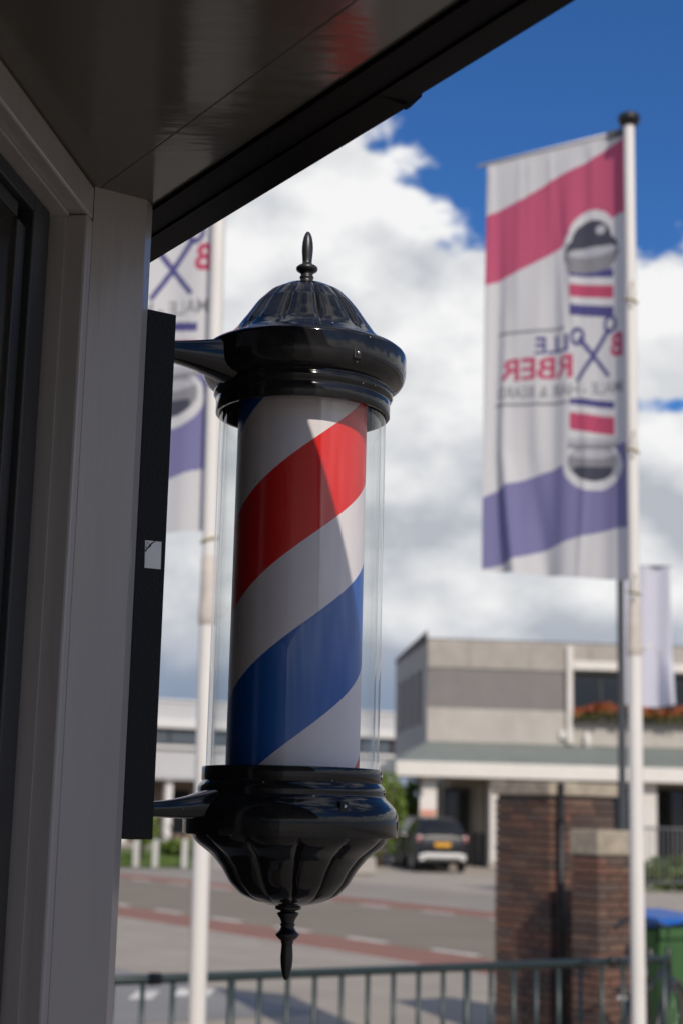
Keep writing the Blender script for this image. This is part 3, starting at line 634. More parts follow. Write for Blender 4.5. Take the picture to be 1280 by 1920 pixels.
_d.inputs[0].default_value = _r.inputs[0].default_value = (.70, .70, .79, 1); _m.inputs[0].default_value = .3; _t.links.new(_d.outputs[0], _m.inputs[1]); _t.links.new(_r.outputs[0], _m.inputs[2]); _t.links.new(_m.outputs[0], _o.inputs[0])
x1 = atY(1256, 1200, YF).x; zbf = atY(1230, 1322, YF).z
t = thing('banner', 'plain pale lavender banner hanging from the dark grey post', 'banner', (fp.x, YF, zbf))
nx, ny = 50, 80; S, T = np.meshgrid(np.arange(nx + 1) / nx, np.arange(ny + 1) / ny); wl = x1 - fp.x
dsp = .05 * np.sin(2 * math.pi * (S * 1.7 + .2 * T)) + .22 * np.exp(-((S - .72) / .07) ** 2) * np.clip((T - .6) * 3, 0, 1) - .25 * np.exp(-((S - .92) / .09) ** 2) * np.clip((T - .65) * 3, 0, 1)
V = np.stack([.06 + S * (wl - .1) + .06 * S * T, dsp - .15 * S, (fz - zbf) * (1 - T) - .05 * np.sin(3 * S) * T], -1).reshape(-1, 3); idx = np.arange((nx + 1) * (ny + 1)).reshape(ny + 1, nx + 1)
pydata('cloth', V, np.stack([idx[:-1, :-1], idx[1:, :-1], idx[1:, 1:], idx[:-1, 1:]], -1).reshape(-1, 4).tolist(), M_lav, t, True)
tube('arm', [(0, 0, fz - zbf), (wl, -.15, fz - zbf)], .02, M_dpost, t, 8)

# ================================================================== RAILING
M_rail = mat('railing_green', (.019, .034, .034), .35, var=.2, vscale=12)
RZ = .95
ra, rb_ = atZ(228, 1838, RZ), atZ(1243, 1799, RZ)
rd = (rb_ - ra); RL = rd.length; rdir = rd.normalized(); ra2 = ra - rdir * 2.2
rail = thing('railing', 'dark green metal railing with thin upright bars across the forecourt', 'railing', (ra2.x, ra2.y, 0), math.atan2(rdir.y, rdir.x)); TL = RL + 2.2
tube('top_rail', [(0, 0, RZ), (TL + .02, 0, RZ)], .024, M_rail, rail, 12)
tube('bottom_rail', [(0, 0, .14), (TL, 0, .14)], .016, M_rail, rail, 10)
def railx(px):        # distance along the rail seen at that column
    lo, hi = 0.0, TL + 1
    for _ in range(50):
        m_ = (lo + hi) / 2; p = ra2 + rdir * m_; w = p - Vector((0, 0, CAMZ)); x = 640 + FPX * w.dot(Vector(_Rt)) / w.dot(Vector(_F))
        if x < px: lo = m_
        else: hi = m_
    return lo
pp = [railx(x) for x in (435, 875, 1243)]
step = (pp[1] - pp[0]) / 9
barm = None; posts = [pp[0] - 2 * 9 * step, pp[0] - 9 * step] + pp
for x in posts:
    if x < 0: continue
    tube('post', [(x, 0, 0), (x, 0, RZ + .012)], .021, M_rail, rail, 12)
x = pp[0] - 14 * step
xs = [pp[0] + i * step for i in range(-13, 10)] + list(np.arange(pp[1] + step, pp[2] - .05, (pp[2] - pp[1]) / 9))
proto = None
for x in xs:
    if x < 0.05 or min(abs(x - q) for q in posts) < .04: continue
    if proto is None: proto = tube('bar', [(0, 0, .14), (0, 0, RZ - .005)], .0135, M_rail, rail, 8); proto.location = (x, 0, 0)
    else:
        c = proto.copy(); COL.objects.link(c); c.parent = rail; c.location = (x, 0, 0)
for px in (290, 1149):
    x = railx(px); tube('rail_clamp', [(x - .03, 0, RZ), (x + .03, 0, RZ)], .031, M_capb, rail, 12)

# ================================================================== BRICK GATE PIERS
M_mortar = mat('mortar', (.12, .10, .085), .95, var=.2, vscale=15)
M_cope = mat('coping_stone', (.36, .31, .24), .9, var=.25, vscale=9, bump=.5, bscale=60)
BR = [mat('brick_' + n, tuple(q * f for q, f in zip(c, (1.16, 1.30, 1.36))), .85, var=.22, vscale=18, bump=.5, bscale=90) for n, c in (('brown', (.110, .055, .038)), ('dark', (.070, .042, .034)), ('red', (.140, .062, .042)), ('umber', (.095, .058, .045)), ('clay', (.140, .075, .052)))]
CH_ = .0625; BH = .052; BL = .21; BD = .10
_bm_cache = {}
def brick_mesh(l, m):
    key = (round(l, 3), m.name)
    if key not in _bm_cache:
        bm = bmesh.new(); bx(bm, -l / 2, l / 2, -BD / 2, BD / 2, -BH / 2, BH / 2); bmesh.ops.bevel(bm, geom=bm.edges[:], offset=.004, segments=1, affect='EDGES')
        me = bpy.data.meshes.new('brick'); bm.to_mesh(me); bm.free(); me.materials.append(m); _bm_cache[key] = me
    return _bm_cache[key]
def pier(name, label, corner, wl, wf, H, cope_h, over, skew=0.0):
    """corner: where the two seen faces meet; local x runs along the left face (-v), local y along u away; wf = front width along v"""
    t = thing(name, label, 'pier', (corner.x, corner.y, 0), ROTV)
    # local frame: x = v (right-away), y = u (left-away).  Left face: x = 0 plane, from y 0..wl.  Front face: y = 0 plane, x 0..wf
    nc = int(H / CH_); 
    box('core', .015, wf - .015, .015, wl - .015, 0, H, M_mortar, t)
    rnd = random.Random(name)
    for c in range(nc):
        z = c * CH_ + CH_ / 2; off = skew * (H - z)
        for face, w in (('f', wf), ('l', wl)):
            full = (c % 2 == 0) == (face == 'f')        # quoins alternate between the two faces
            a = 0.0 if full else BD + .01; w1 = w if not full else w
            edges = []; x = a; first = True
            n = max(1, round((w - a) / (BL + .01))); L1 = (w - a - .01 * (n - 1)) / n
            for i in range(n):
                x = a + i * (L1 + .01)
                o = link('brick', brick_mesh(L1, rnd.choices(BR, (5, 4, 3, 3, 2))[0]), None, t); j = rnd.uniform(-.003, .003)
                if face == 'f': o.location = (x + L1 / 2, BD / 2 + j, z)
                else: o.location = (BD / 2 + j, x + L1 / 2, z); o.rotation_euler = (0, 0, R(90))
    bm = bmesh.new()                                     # the two unseen faces, joined
    for c in range(nc):
        z = c * CH_ + CH_ / 2
        for q in range(3):
            l = wl / 3; bx(bm, wf - BD, wf + .001, q * l + .005 + (BD if q == 0 else 0), (q + 1) * l - .005, z - BH / 2, z + BH / 2)
            l = wf / 3; bx(bm, q * l + .005 + (BD if q == 0 else 0), (q + 1) * l - .005 - (BD if q == 2 else 0), wl - BD, wl + .001, z - BH / 2, z + BH / 2)
    stuff(finish('brick_backing', bm, BR[0], t))
    box('coping', -over, wf + over, -over, wl + over, H + .001, H + cope_h, M_cope, t, bevel=.008)
    return t
YP = 12.9
pc0 = atY(1030, 1500, YP); H1 = atY(1030, 1491, YP).z
pier('gate_pier', 'tall dark brick gate pier with pale stone coping behind the railing', pc0, .70, .70, H1, .105, .025)
ps = Vector((pc0.x, pc0.y, 0)) + UV(-.055, .07)
pipe = thing('drain_pipe', 'thin black pipe running up the front of the tall brick pier', 'pipe', ps)
tube('shaft', [(0, 0, 0), (0, 0, H1 + .10)], .026, M_capb, pipe, 14)
for z in (.4, 1.1, 1.75):
    lathe('pipe_collar', [(.027, z), (.036, z + .003), (.036, z + .045), (.027, z + .048)], M_capb, pipe, 14, auto=40)
YP2 = 12.0
pc2 = atY(1121, 1700, YP2); H2 = atY(1120, 1604, YP2).z
pier('low_pier', 'low brick pier with weathered concrete cap in front of the tall pier', pc2, .30, .44, H2, .185, .008)

# ================================================================== WHEELIE BIN
M_bing = mat('bin_green', (.042, .115, .035), .45, var=.1, vscale=6); M_binb = mat('bin_blue', (.01, .10, .40), .4)
YB = 12.4
bc = atY(1237, 1760, YB)
wb_ = thing('wheelie_bin', 'green wheelie bin with bright blue lid beside the brick piers', 'bin', (bc.x, bc.y, 0), ROTV)
bm = bmesh.new(); hexa(bm, [(.05, .06, .06), (.53, .06, .06), (.53, .50, .06), (.05, .50, .06), (0, 0, .98), (.58, 0, .98), (.58, .58, .98), (0, .58, .98)]); finish('body', bm, M_bing, wb_, bevel=.02)
bm = bmesh.new(); hexa(bm, [(-.02, -.03, .985), (.60, -.03, .985), (.60, .60, .985), (-.02, .60, .985), (0, .0, 1.045), (.58, .0, 1.045), (.56, .57, 1.085), (.02, .57, 1.085)]); lid = finish('lid', bm, M_binb, wb_, bevel=.012)
bm = bmesh.new(); bx(bm, -.015, .595, -.02, -.003, .90, .975); finish('rim', bm, M_bing, wb_, bevel=.004)
tube('handle', [(.05, .60, .95), (.05, .66, .97), (.53, .66, .97), (.53, .60, .95)], .014, M_bing, wb_, 8)
for x in (.03, .55):
    w_ = lathe('wheel', [(.02, -.03), (.095, -.03), (.10, -.02), (.10, .02), (.095, .03), (.02, .03)], M_capb, wb_, 24, auto=40); w_.location = (x, .52, .10); w_.rotation_euler = (0, R(90), 0)

# ================================================================== BICYCLE
M_bk = mat('bicycle_black', (.01, .01, .011), .35); M_tyre = mat('tyre_rubber', (.015, .015, .015), .8); M_chr = mat('bicycle_steel', (.5, .5, .5), .3, metal=1)
bdir = Vector((.42, .907, 0)).normalized(); rw_ = atY(1188, 1880, 10.3)
bike = thing('bicycle', 'black upright city bicycle parked behind the railing near the bin', 'bicycle', (rw_.x, 10.3, 0), math.atan2(bdir.y, bdir.x))
def wheel(x):
    w_ = tube('wheel', circle((x, 0, .345), .325, (1, 0, 0), (0, 0, 1), 40), .019, M_tyre, bike, 8, True)
    tube('rim', circle((x, 0, .345), .300, (1, 0, 0), (0, 0, 1), 40), .009, M_chr, w_, 6, True)
    for i in range(18):
        a = 2 * math.pi * i / 18; tube('spoke', [(x, .02 * (-1) ** i, .345), (x + .3 * math.cos(a), 0, .345 + .3 * math.sin(a))], .0013, M_chr, w_, 4)
    return w_
wheel(0); wheel(1.10)
tube('mudguard', circle((0, 0, .345), .355, (1, 0, 0), (0, 0, 1), 26, R(-10), R(195), False), .022, M_bk, bike, 8)
tube('mudguard', circle((1.10, 0, .345), .355, (1, 0, 0), (0, 0, 1), 20, R(40), R(190), False), .022, M_bk, bike, 8)
bm = bmesh.new()
for pts, r in (([(0, .05, .345), (.30, .02, .80)], .009), ([(0, -.05, .345), (.30, -.02, .80)], .009), ([(0, .05, .345), (.44, .02, .30)], .010), ([(0, -.05, .345), (.44, -.02, .30)], .010), ([(.44, 0, .30), (.28, 0, .88)], .016), ([(.44, 0, .30), (.96, 0, .80)], .019), ([(.33, 0, .68), (.94, 0, .86)], .016), ([(.98, 0, .74), (.93, 0, .93)], .019)):
    addtube(bm, pts, r, 8)
finish('frame', bm, M_bk, bike, smooth=True)
tube('fork', [(1.10, .06, .345), (1.02, .05, .60), (.985, .0, .74), (1.02, -.05, .60), (1.10, -.06, .345)], .012, M_bk, bike, 8)
tube('handlebar', [(.74, .30, 1.07), (.88, .29, 1.10), (.97, .20, 1.11), (.95, 0, 1.07), (.92, 0, .92), (.95, 0, 1.07), (.97, -.20, 1.11), (.88, -.29, 1.10), (.74, -.30, 1.07)], .012, M_bk, bike, 8)
for s in (-1, 1): tube('grip', [(.70, .30 * s, 1.065), (.84, .295 * s, 1.092)], .018, M_capb, bike, 8)
bm = bmesh.new(); hexa(bm, [(.10, -.10, .93), (.40, -.03, .93), (.40, .03, .93), (.10, .10, .93), (.12, -.085, .99), (.38, -.02, .965), (.38, .02, .965), (.12, .085, .99)]); finish('saddle', bm, M_capb, bike, bevel=.015)
tube('carrier', [(-.28, .06, .745), (.2, .06, .745), (.2, -.06, .745), (-.28, -.06, .745)], .007, M_bk, bike, 6, True)
lathe('rear_lamp', [(0, 0), (.028, 0), (.03, .02), (0, .03)], mat('lamp_white', (.75, .72, .70), .3), bike, 16).location = (-.30, 0, .70)

# ================================================================== LEAVES
def foliage(name, center, rad, n, size, mats, parent, seed=1, lumps=9):
    rs = np.random.default_rng(seed); lc = []
    for _ in range(lumps):
        v = rs.normal(size=3); v /= np.linalg.norm(v); lc.append((v * rs.uniform(.25, .75), rs.uniform(.32, .55)))
    vs, fs, mi = [], [], []
    for i in range(n):
        c, r = lc[rs.integers(lumps)]; d = rs.normal(size=3); d /= np.linalg.norm(d); p = (c + d * r * rs.uniform(.55, 1.0) ** .5) * np.array(rad) + np.array(center)
        a = rs.normal(size=3); a /= np.linalg.norm(a); b = np.cross(a, rs.normal(size=3)); b /= np.linalg.norm(b); s = size * rs.uniform(.6, 1.4); k = len(vs)
        vs += [p - a * s, p + b * s * .5, p + a * s, p - b * s * .5]; fs.append((k, k + 1, k + 2, k + 3)); mi.append(int(rs.integers(len(mats))))
    o = pydata(name, vs, fs, mats[0], parent)
    for m in mats[1:]: o.data.materials.append(m)
    o.data.polygons.foreach_set('material_index', mi); return o
LG = [mat('leaf_green', (.15, .22, .035), .6), mat('leaf_dark', (.08, .13, .025), .6), mat('leaf_light', (.21, .29, .05), .6)]
M_bark = mat('bark', (.09, .07, .05), .9, var=.3, vscale=10)
def tree(name, label, cat, base, h, rad, n, seed, size=.13, group=None):
    t = thing(name, label, cat, (base.x, base.y, 0), 0, group); cz = h - rad[2] * .9
    bm = bmesh.new(); addtube(bm, [(0, 0, -.05), (.03, 0, cz * .4), (0, .05, cz)], [.14, .11, .07], 8)
    for k in range(6):
        a = k * 1.05; addtube(bm, [(0, 0, cz * (.35 + .09 * k)), (math.cos(a) * rad[0] * .35, math.sin(a) * rad[1] * .35, cz * .75 + .12 * k), (math.cos(a) * rad[0] * .65, math.sin(a) * rad[1] * .65, cz + .2 * k)], [.06, .04, .02], 6)
    finish('trunk', bm, M_bark, t, smooth=True); foliage('crown', (0, 0, cz), rad, n, size, LG, t, seed)
    return t

# ================================================================== CONCRETE OFFICE BUILDING
M_conc = mat('concrete_pale', (.44, .41, .37), .85, var=.10, vscale=1.2, bump=.2, bscale=12); M_conc2 = mat('concrete_parapet', (.36, .33, .295), .85, var=.14, vscale=1.5)
M_gband = mat('grey_cladding', (.20, .185, .18), .8, var=.08, vscale=2); M_side = mat('dark_grey_brickwork', (.40, .385, .38), .85, var=.1, vscale=2)
M_croof = mat('zinc_green_roof', (.19, .21, .19), .7, var=.1, vscale=1); M_fasw = mat('fascia_white', (.68, .65, .60), .6, var=.05, vscale=2)
M_dglass = mat('dark_glass', (.012, .015, .018), .08, spec=.8); M_frame = mat('window_frame_dark', (.03, .03, .032), .5); M_wall2 = mat('porch_plaster', (.36, .33, .28), .85)
M_doorg = mat('door_black', (.012, .013, .013), .3); M_colw = mat('column_white', (.62, .59, .55), .7, var=.06, vscale=2); M_roofing = mat('roof_edge_dark', (.07, .055, .055), .8)
YC = 58.5; fd = Vector((1, .085, 0)).normalized(); fn = Vector((-.085, 1, 0)).normalized()     # along the front, and away from us
cc0 = atY(799, 1400, YC); OB = Vector((cc0.x, YC, 0))
office = thing('office_building', 'two storey concrete office with grey bands, white canopy and flower box', 'building', OB, math.atan2(fd.y, fd.x))
def fl(px, py, back=0.0):                 # pixel on a plane parallel to the front -> local (along, height)
    P = OB + fn * back; p = atP(px, py, P, (fn.x, fn.y)); q = p - P; return q.dot(fd), p.z
def hz(px, py, back=0.0): return fl(px, py, back)[1]
ZT, Zb1, Zb2, Zb3 = hz(800, 1198), hz(800, 1252), hz(800, 1326), hz(800, 1390)
XR = 26.0; DEP = 9.5
xw = fl(1071, 1290)[0]; zw1, zw0 = hz(1090, 1257), hz(1090, 1330)
Zg = 3.35
box('wall', 0, XR, .02, DEP, Zg, ZT - .05, M_conc, office)
box('parapet', -.03, XR, -.06, DEP + .05, Zb1, ZT, M_conc2, office, bevel=.02)
xp = 0.4
while xp < XR:                                                   # parapet panel joints
    box('panel', max(0, xp - 1.15), min(xp + 1.13, XR), -.10, -.062, Zb1 + .02, ZT - .1, M_conc2, office, bevel=.01); xp += 2.3
box('grey_band', .0, xw - .25, -.05, .018, Zb2, Zb1 - .005, M_gband, office)
box('light_band', -.01, XR, -.07, .018, Zb3, Zb2 - .005, M_conc, office)
box('roof_edge', .02, XR, DEP * .0 + .1, DEP, ZT + .001, ZT + .06, M_roofing, office)
# shaded gable side with its row of tall windows
box('side_wall', -.035, -.004, .05, DEP - .05, Zg, ZT - .01, M_side, office)
bm = bmesh.new(); hexa(bm, [(-.06, -.07, ZT - .1), (-.036, -.07, ZT - .1), (-.036, DEP, ZT - .1), (-.06, DEP, ZT - .1), (-.06, -.07, ZT + .32), (-.036, -.07, ZT + .32), (-.036, DEP, ZT + .10), (-.06, DEP, ZT + .10)]); finish('verge_board', bm, M_roofing, office)
for i in range(4):
    y = 1.5 + i * 1.9; w_ = box('window', -.062, -.0355, y, y + .78, Zb2 - .55, Zb1 + .05, mat('side_window_frame', (.06, .06, .06), .7, spec=.1), office)
    box('pane', -.068, -.0625, y + .06, y + .72, Zb2 - .47, Zb1 - .03, mat('matt_dark_glass', (.012, .012, .014), .5, spec=.15), w_)
# long first-floor window with white surround
win2 = box('window', xw, XR - .5, -.03, .015, zw0 - .1, zw1, M_frame, office)
xm = xw + .04
while xm < XR - .8:
    box('pane', xm, xm + 1.02, -.045, -.031, zw0 - .05, zw1 - .28, M_dglass, win2); xm += 1.12
zl1, zl0 = hz(1090, 1241), hz(1090, 1257)
box('lintel', xw - .02, XR - .3, -.35, -.101, zl0, zl1, M_fasw, office, bevel=.01)
xd0, xd1 = fl(1059, 1300)[0], fl(1070, 1300)[0]
box('downpipe', xd0, xd1, -.30, -.102, hz(1064, 1396), hz(1064, 1213), M_fasw, office, bevel=.03)
x_, z_ = fl(1097, 1390); lathe('wall_lamp', [(0, -.32), (.12, -.3), (.14, 0), (.10, .3), (0, .34)], M_fasw, office, 16).location = (x_, -.25, z_)
x_, z_ = fl(1052, 1378); box('alarm_box', x_ - .12, x_ + .12, -.22, -.072, z_ - .15, z_ + .15, M_fasw, office, bevel=.02)
# flower box
zf1, zf0 = hz(1090, 1322), hz(1090, 1346)
fbx = tag(box('flower_box', xw + .05, XR - 1, -.42, -.105, zf0 - .12, zf0 + .15, mat('planter_dark', (.09, .085, .075), .8), None), 'long dark planter of orange and red flowers below the office window', 'flower box')
fbx.location = OB; fbx.rotation_euler = (0, 0, math.atan2(fd.y, fd.x))
rs = np.random.default_rng(5); vs, fs, mi = [], [], []
for i in range(5200):
    p = np.array([rs.uniform(xw, XR - 1), rs.uniform(-.62, -.2), 0]); h = rs.beta(2, 2); p[2] = zf0 - .12 + h * (zf1 - zf0 + .22) * (.9 + .25 * math.sin(p[0] * 3.1) * math.sin(p[0] * 1.3))
    a = rs.normal(size=3); a /= np.linalg.norm(a); b = np.cross(a, rs.normal(size=3)); b /= np.linalg.norm(b); s = rs.uniform(.05, .10); k = len(vs)
    vs += [p - a * s, p + b * s, p + a * s, p - b * s]; fs.append((k, k + 1, k + 2, k + 3)); mi.append(0 if (h > .55 and rs.random() < .75) else (2 if h > .35 and rs.random() < .35 else 1))
fo = pydata('flowers', vs, fs, mat('petal_red', (.34, .075, .03), .6), fbx); fo.data.materials.append(mat('box_leaf', (.075, .075, .018), .7)); fo.data.materials.append(mat('petal_orange', (.42, .15, .03), .6)); fo.data.polygons.foreach_set('material_index', mi); stuff(fo)
# canopy: lean-to roof hipped at the corner, white fascia, columns
PR = 3.6; SD = 1.5
xf0 = fl(744, 1440, -PR)[0]; zc1, zc0 = hz(800, 1429, -PR), hz(800, 1456, -PR)
zrw = Zb3 - .02
bm = bmesh.new(); v = [bm.verts.new(c) for c in ((xf0, -PR, zc1), (XR, -PR, zc1), (XR, -.075, zrw), (-.04, -.075, zrw), (xf0, SD, zc1), (-.04, SD, zrw), (xf0, -PR, zc1 - .15), (XR, -PR, zc1 - .15), (XR, -.075, zc1 - .15), (xf0, SD, zc1 - .15), (-.04, SD, zc1 - .15), (-.04, -.075, zc1 - .15))]
for f in ((0, 1, 2, 3), (4, 0, 3, 5), (6, 11, 8, 7), (6, 9, 10, 11), (0, 6, 7, 1), (0, 4, 9, 6), (1, 7, 8, 2), (4, 5, 10, 9), (2, 8, 11, 3), (3, 11, 10, 5)): bm.faces.new([v[i] for i in f])
canopy = finish('canopy', bm, M_croof, office)
box('fascia', xf0 - .06, XR, -PR - .14, -PR - .005, zc0, zc1 + .02, M_fasw, canopy, bevel=.015)
box('fascia', xf0 - .06, xf0 - .005, -PR - .004, SD, zc0, zc1 + .015, M_fasw, canopy, bevel=.01)
box('ceiling_panel', xf0, XR, -PR, .3, zc0 + .02, zc0 + .06, M_wall2, canopy)
for px in (802, 930, 1060, 1215, 1345):
    xa, xb = fl(px - 14, 1560, -PR + .5)[0], fl(px + 14, 1560, -PR + .5)[0]
    c_ = box('column', xa, xb, -PR + .35, -PR + .35 + (xb - xa), 0, zc0 + .02, M_colw, office, bevel=.015)
    box('plinth', xa - .05, xb + .05, -PR + .30, -PR + .40 + (xb - xa), 0, .22, M_conc2, c_, bevel=.01)
# ground floor, set back under the canopy
box('ground_floor_wall', 1.0, XR, .4, 3.2, 0, Zg + .02, M_wall2, office)
dx0, dx1 = fl(829, 1560, .4)[0], fl(880, 1560, .4)[0]
dr = box('door', dx0, dx1, .28, .395, 0, 2.75, M_frame, office); box('pane', dx0 + .1, dx1 - .1, .262, .279, .08, 2.6, M_dglass, dr)
for i in range(4):
    x0 = dx1 + .15 + i * .42; box('wall_panel', x0, x0 + .36, .33, .395, 0, 2.9, mat('panel_beige', (.33, .31, .28), .7), office, bevel=.01)
for i in range(6):
    x0 = 5.4 + i * 3.0; s_ = box('shop_window', x0, x0 + 2.7, .30, .395, .3, 2.9, M_frame, office); box('pane', x0 + .08, x0 + 1.32, .285, .299, .4, 2.8, M_dglass, s_); box('pane', x0 + 1.38, x0 + 2.62, .285, .299, .4, 2.8, M_dglass, s_)
# sign on the first column
xa, za_ = fl(785, 1540, -PR + .3); xb, zb__ = fl(817, 1495, -PR + .3)
sg = box('sign_panel', xa, xb, -PR + .22, -PR + .30, za_, zb__, mat('sign_white', (.72, .68, .64), .5), None, bevel=.01); tag(sg, 'white and salmon notice panel on the canopy column above the dark car', 'sign')
sg.location = OB; sg.rotation_euler = (0, 0, math.atan2(fd.y, fd.x))
hh_ = zb__ - za_; box('sign_stripe', xa + .03, xb - .03, -PR + .212, -PR + .219, za_ + hh_ * .22, za_ + hh_ * .48, mat('sign_salmon', (.62, .27, .18), .5), sg)

# ================================================================== PALE BUILDING FARTHER OFF
M_wb = mat('white_render', (.50, .50, .51), .8, var=.05, vscale=.5); M_wb2 = mat('white_ledge', (.68, .67, .65), .7)
wl0, wl1 = atY(120, 1310, 78), atY(745, 1341, 87); d2 = Vector((wl1.x - wl0.x, wl1.y - wl0.y, 0)); LB = d2.length; d2.normalize(); n2 = Vector((-d2.y, d2.x, 0))
OB2 = Vector((wl0.x, wl0.y, 0)); hall = thing('pale_hall', 'long pale flat roofed building with a ribbon window behind the flagpole', 'building', OB2, math.atan2(d2.y, d2.x))
def h2(py, px=335): return atP(px, py, OB2, (n2.x, n2.y)).z
za0 = h2(1462)
box('wall', 0, LB, 0, 12, za0, h2(1316), M_wb, hall); box('ledge', -.1, LB + .1, -.35, -.005, h2(1366), h2(1350), M_wb2, hall, bevel=.02)
box('sill', -.05, LB + .05, -.2, -.006, h2(1404), h2(1398), M_wb2, hall)
w_ = box('ribbon_window', .1, LB - .1, -.05, -.006, h2(1398) + .01, h2(1366) - .01, M_frame, hall); x = .2
while x < LB - 2: box('pane', x, x + 1.7, -.07, -.051, h2(1398) + .08, h2(1366) - .08, mat('grey_glass', (.10, .12, .14), .15, spec=.8), w_); x += 1.85
x = 0
while x < LB - .5: box('cladding_panel', x + .02, min(LB, x + 2.4) - .02, -.03, -.006, za0 + .1, h2(1406), M_wb, hall, bevel=.01); x += 2.4
box('roof_trim', -.08, LB + .08, -.08, 12.05, h2(1316) + .002, h2(1312), M_wb2, hall)
box('ground_floor_wall', .2, LB - .2, 1.6, 11.8, 0, za0 + .01, mat('brick_ground_floor', (.20, .15, .12), .9, var=.2, vscale=2), hall)
for i in range(8):
    box('pillar', 1 + i * LB / 8, 1.35 + i * LB / 8, .3, .65, 0, za0 + .005, M_wb2, hall)
    box('shop_window', 1.9 + i * LB / 8, -.4 + (i + 1) * LB / 8 + .8, 1.5, 1.595, .5, za0 - .5, M_dglass, hall)

# ================================================================== SHRUBS, TREES, WHITE POSTS ON THE FAR SIDE
M_wpost = mat('weathered_white_post', (.50, .49, .46), .7, var=.15, vscale=6)
for i, (px, lab) in enumerate(((255, 'white verge post beside the green shrub, next to the grey shop post'), (291, 'white verge post between the green shrub and the flagpole'), (346, 'white verge post standing right beside the leaning flagpole'))):
    b = atZ(px, 1626 + i, 0); t = thing('verge_post', lab, 'post', (b.x, b.y, 0), 0, 'white posts on the verge')
    H_ = atY(px, 1578, b.y).z; bm = bmesh.new(); hexa(bm, [(-.09, -.09, 0), (.09, -.09, 0), (.09, .09, 0), (-.09, .09, 0), (-.085, -.085, H_), (.085, -.085, H_), (.085, .085, H_), (-.085, .085, H_)]); finish('shaft', bm, M_wpost, t, bevel=.012)
    bm = bmesh.new(); hexa(bm, [(-.1, -.1, H_ + .001), (.1, -.1, H_ + .001), (.1, .1, H_ + .001), (-.1, .1, H_ + .001), (-.02, -.02, H_ + .08), (.02, -.02, H_ + .08), (.02, .02, H_ + .08), (-.02, .02, H_ + .08)]); finish('cap', bm, M_wpost, t)
def at0(px, d): p = atY(px, 1600, d); return Vector((p.x, d, 0))
tree('shrub', 'leafy green shrub on the verge behind the white posts', 'shrub', at0(262, 52), 2.0, (.85, .8, .85), 2600, 3, .10)
tree('shrub', 'low dark shrub on the verge at the foot of the flagpole', 'shrub', at0(335, 56), .8, (1.1, .7, .42), 1600, 4, .08)
tree('tree', 'bushy green tree between the pale hall and the canopy, behind the parked cars', 'tree', at0(712, 54.5), 3.1, (1.2, .9, 1.6), 5200, 11, .10)
tree('hedge_tree', 'broad green hedge tree hidden partly by the lower cap of the barber pole', 'tree', at0(660, 61), 3.0, (1.6, 1.2, 1.5), 4200, 12, .12)
tree('tree', 'dark green tree in the shade beyond the canopy column and silver car', 'tree', at0(772, 67), 3.5, (1.7, 1.1, 1.8), 4200, 15, .12)
rs = np.random.default_rng(9); vs, fs = [], []
c0, c1, c2, c3 = atZ(180, 1623, 0), atZ(392, 1627, 0), atZ(392, 1606, 0), atZ(180, 1606, 0)
for i in range(7000):
    a, b = rs.random(), rs.random(); p = (c0 * (1 - a) + c1 * a) * (1 - b) + (c3 * (1 - a) + c2 * a) * b; h = rs.uniform(.08, .22); d = rs.uniform(0, 6.28); k = len(vs); w = Vector((math.cos(d), math.sin(d), 0)) * .03
    vs += [p - w, p + w, p + Vector((rs.normal() * .05, rs.normal() * .05, h))]; fs.append((k, k + 1, k + 2))
go = stuff(pydata('verge_grass', vs, fs, mat('grass_blade', (.10, .16, .03), .7))); go['label'] = 'rough green grass on the far verge'; go['category'] = 'grass'

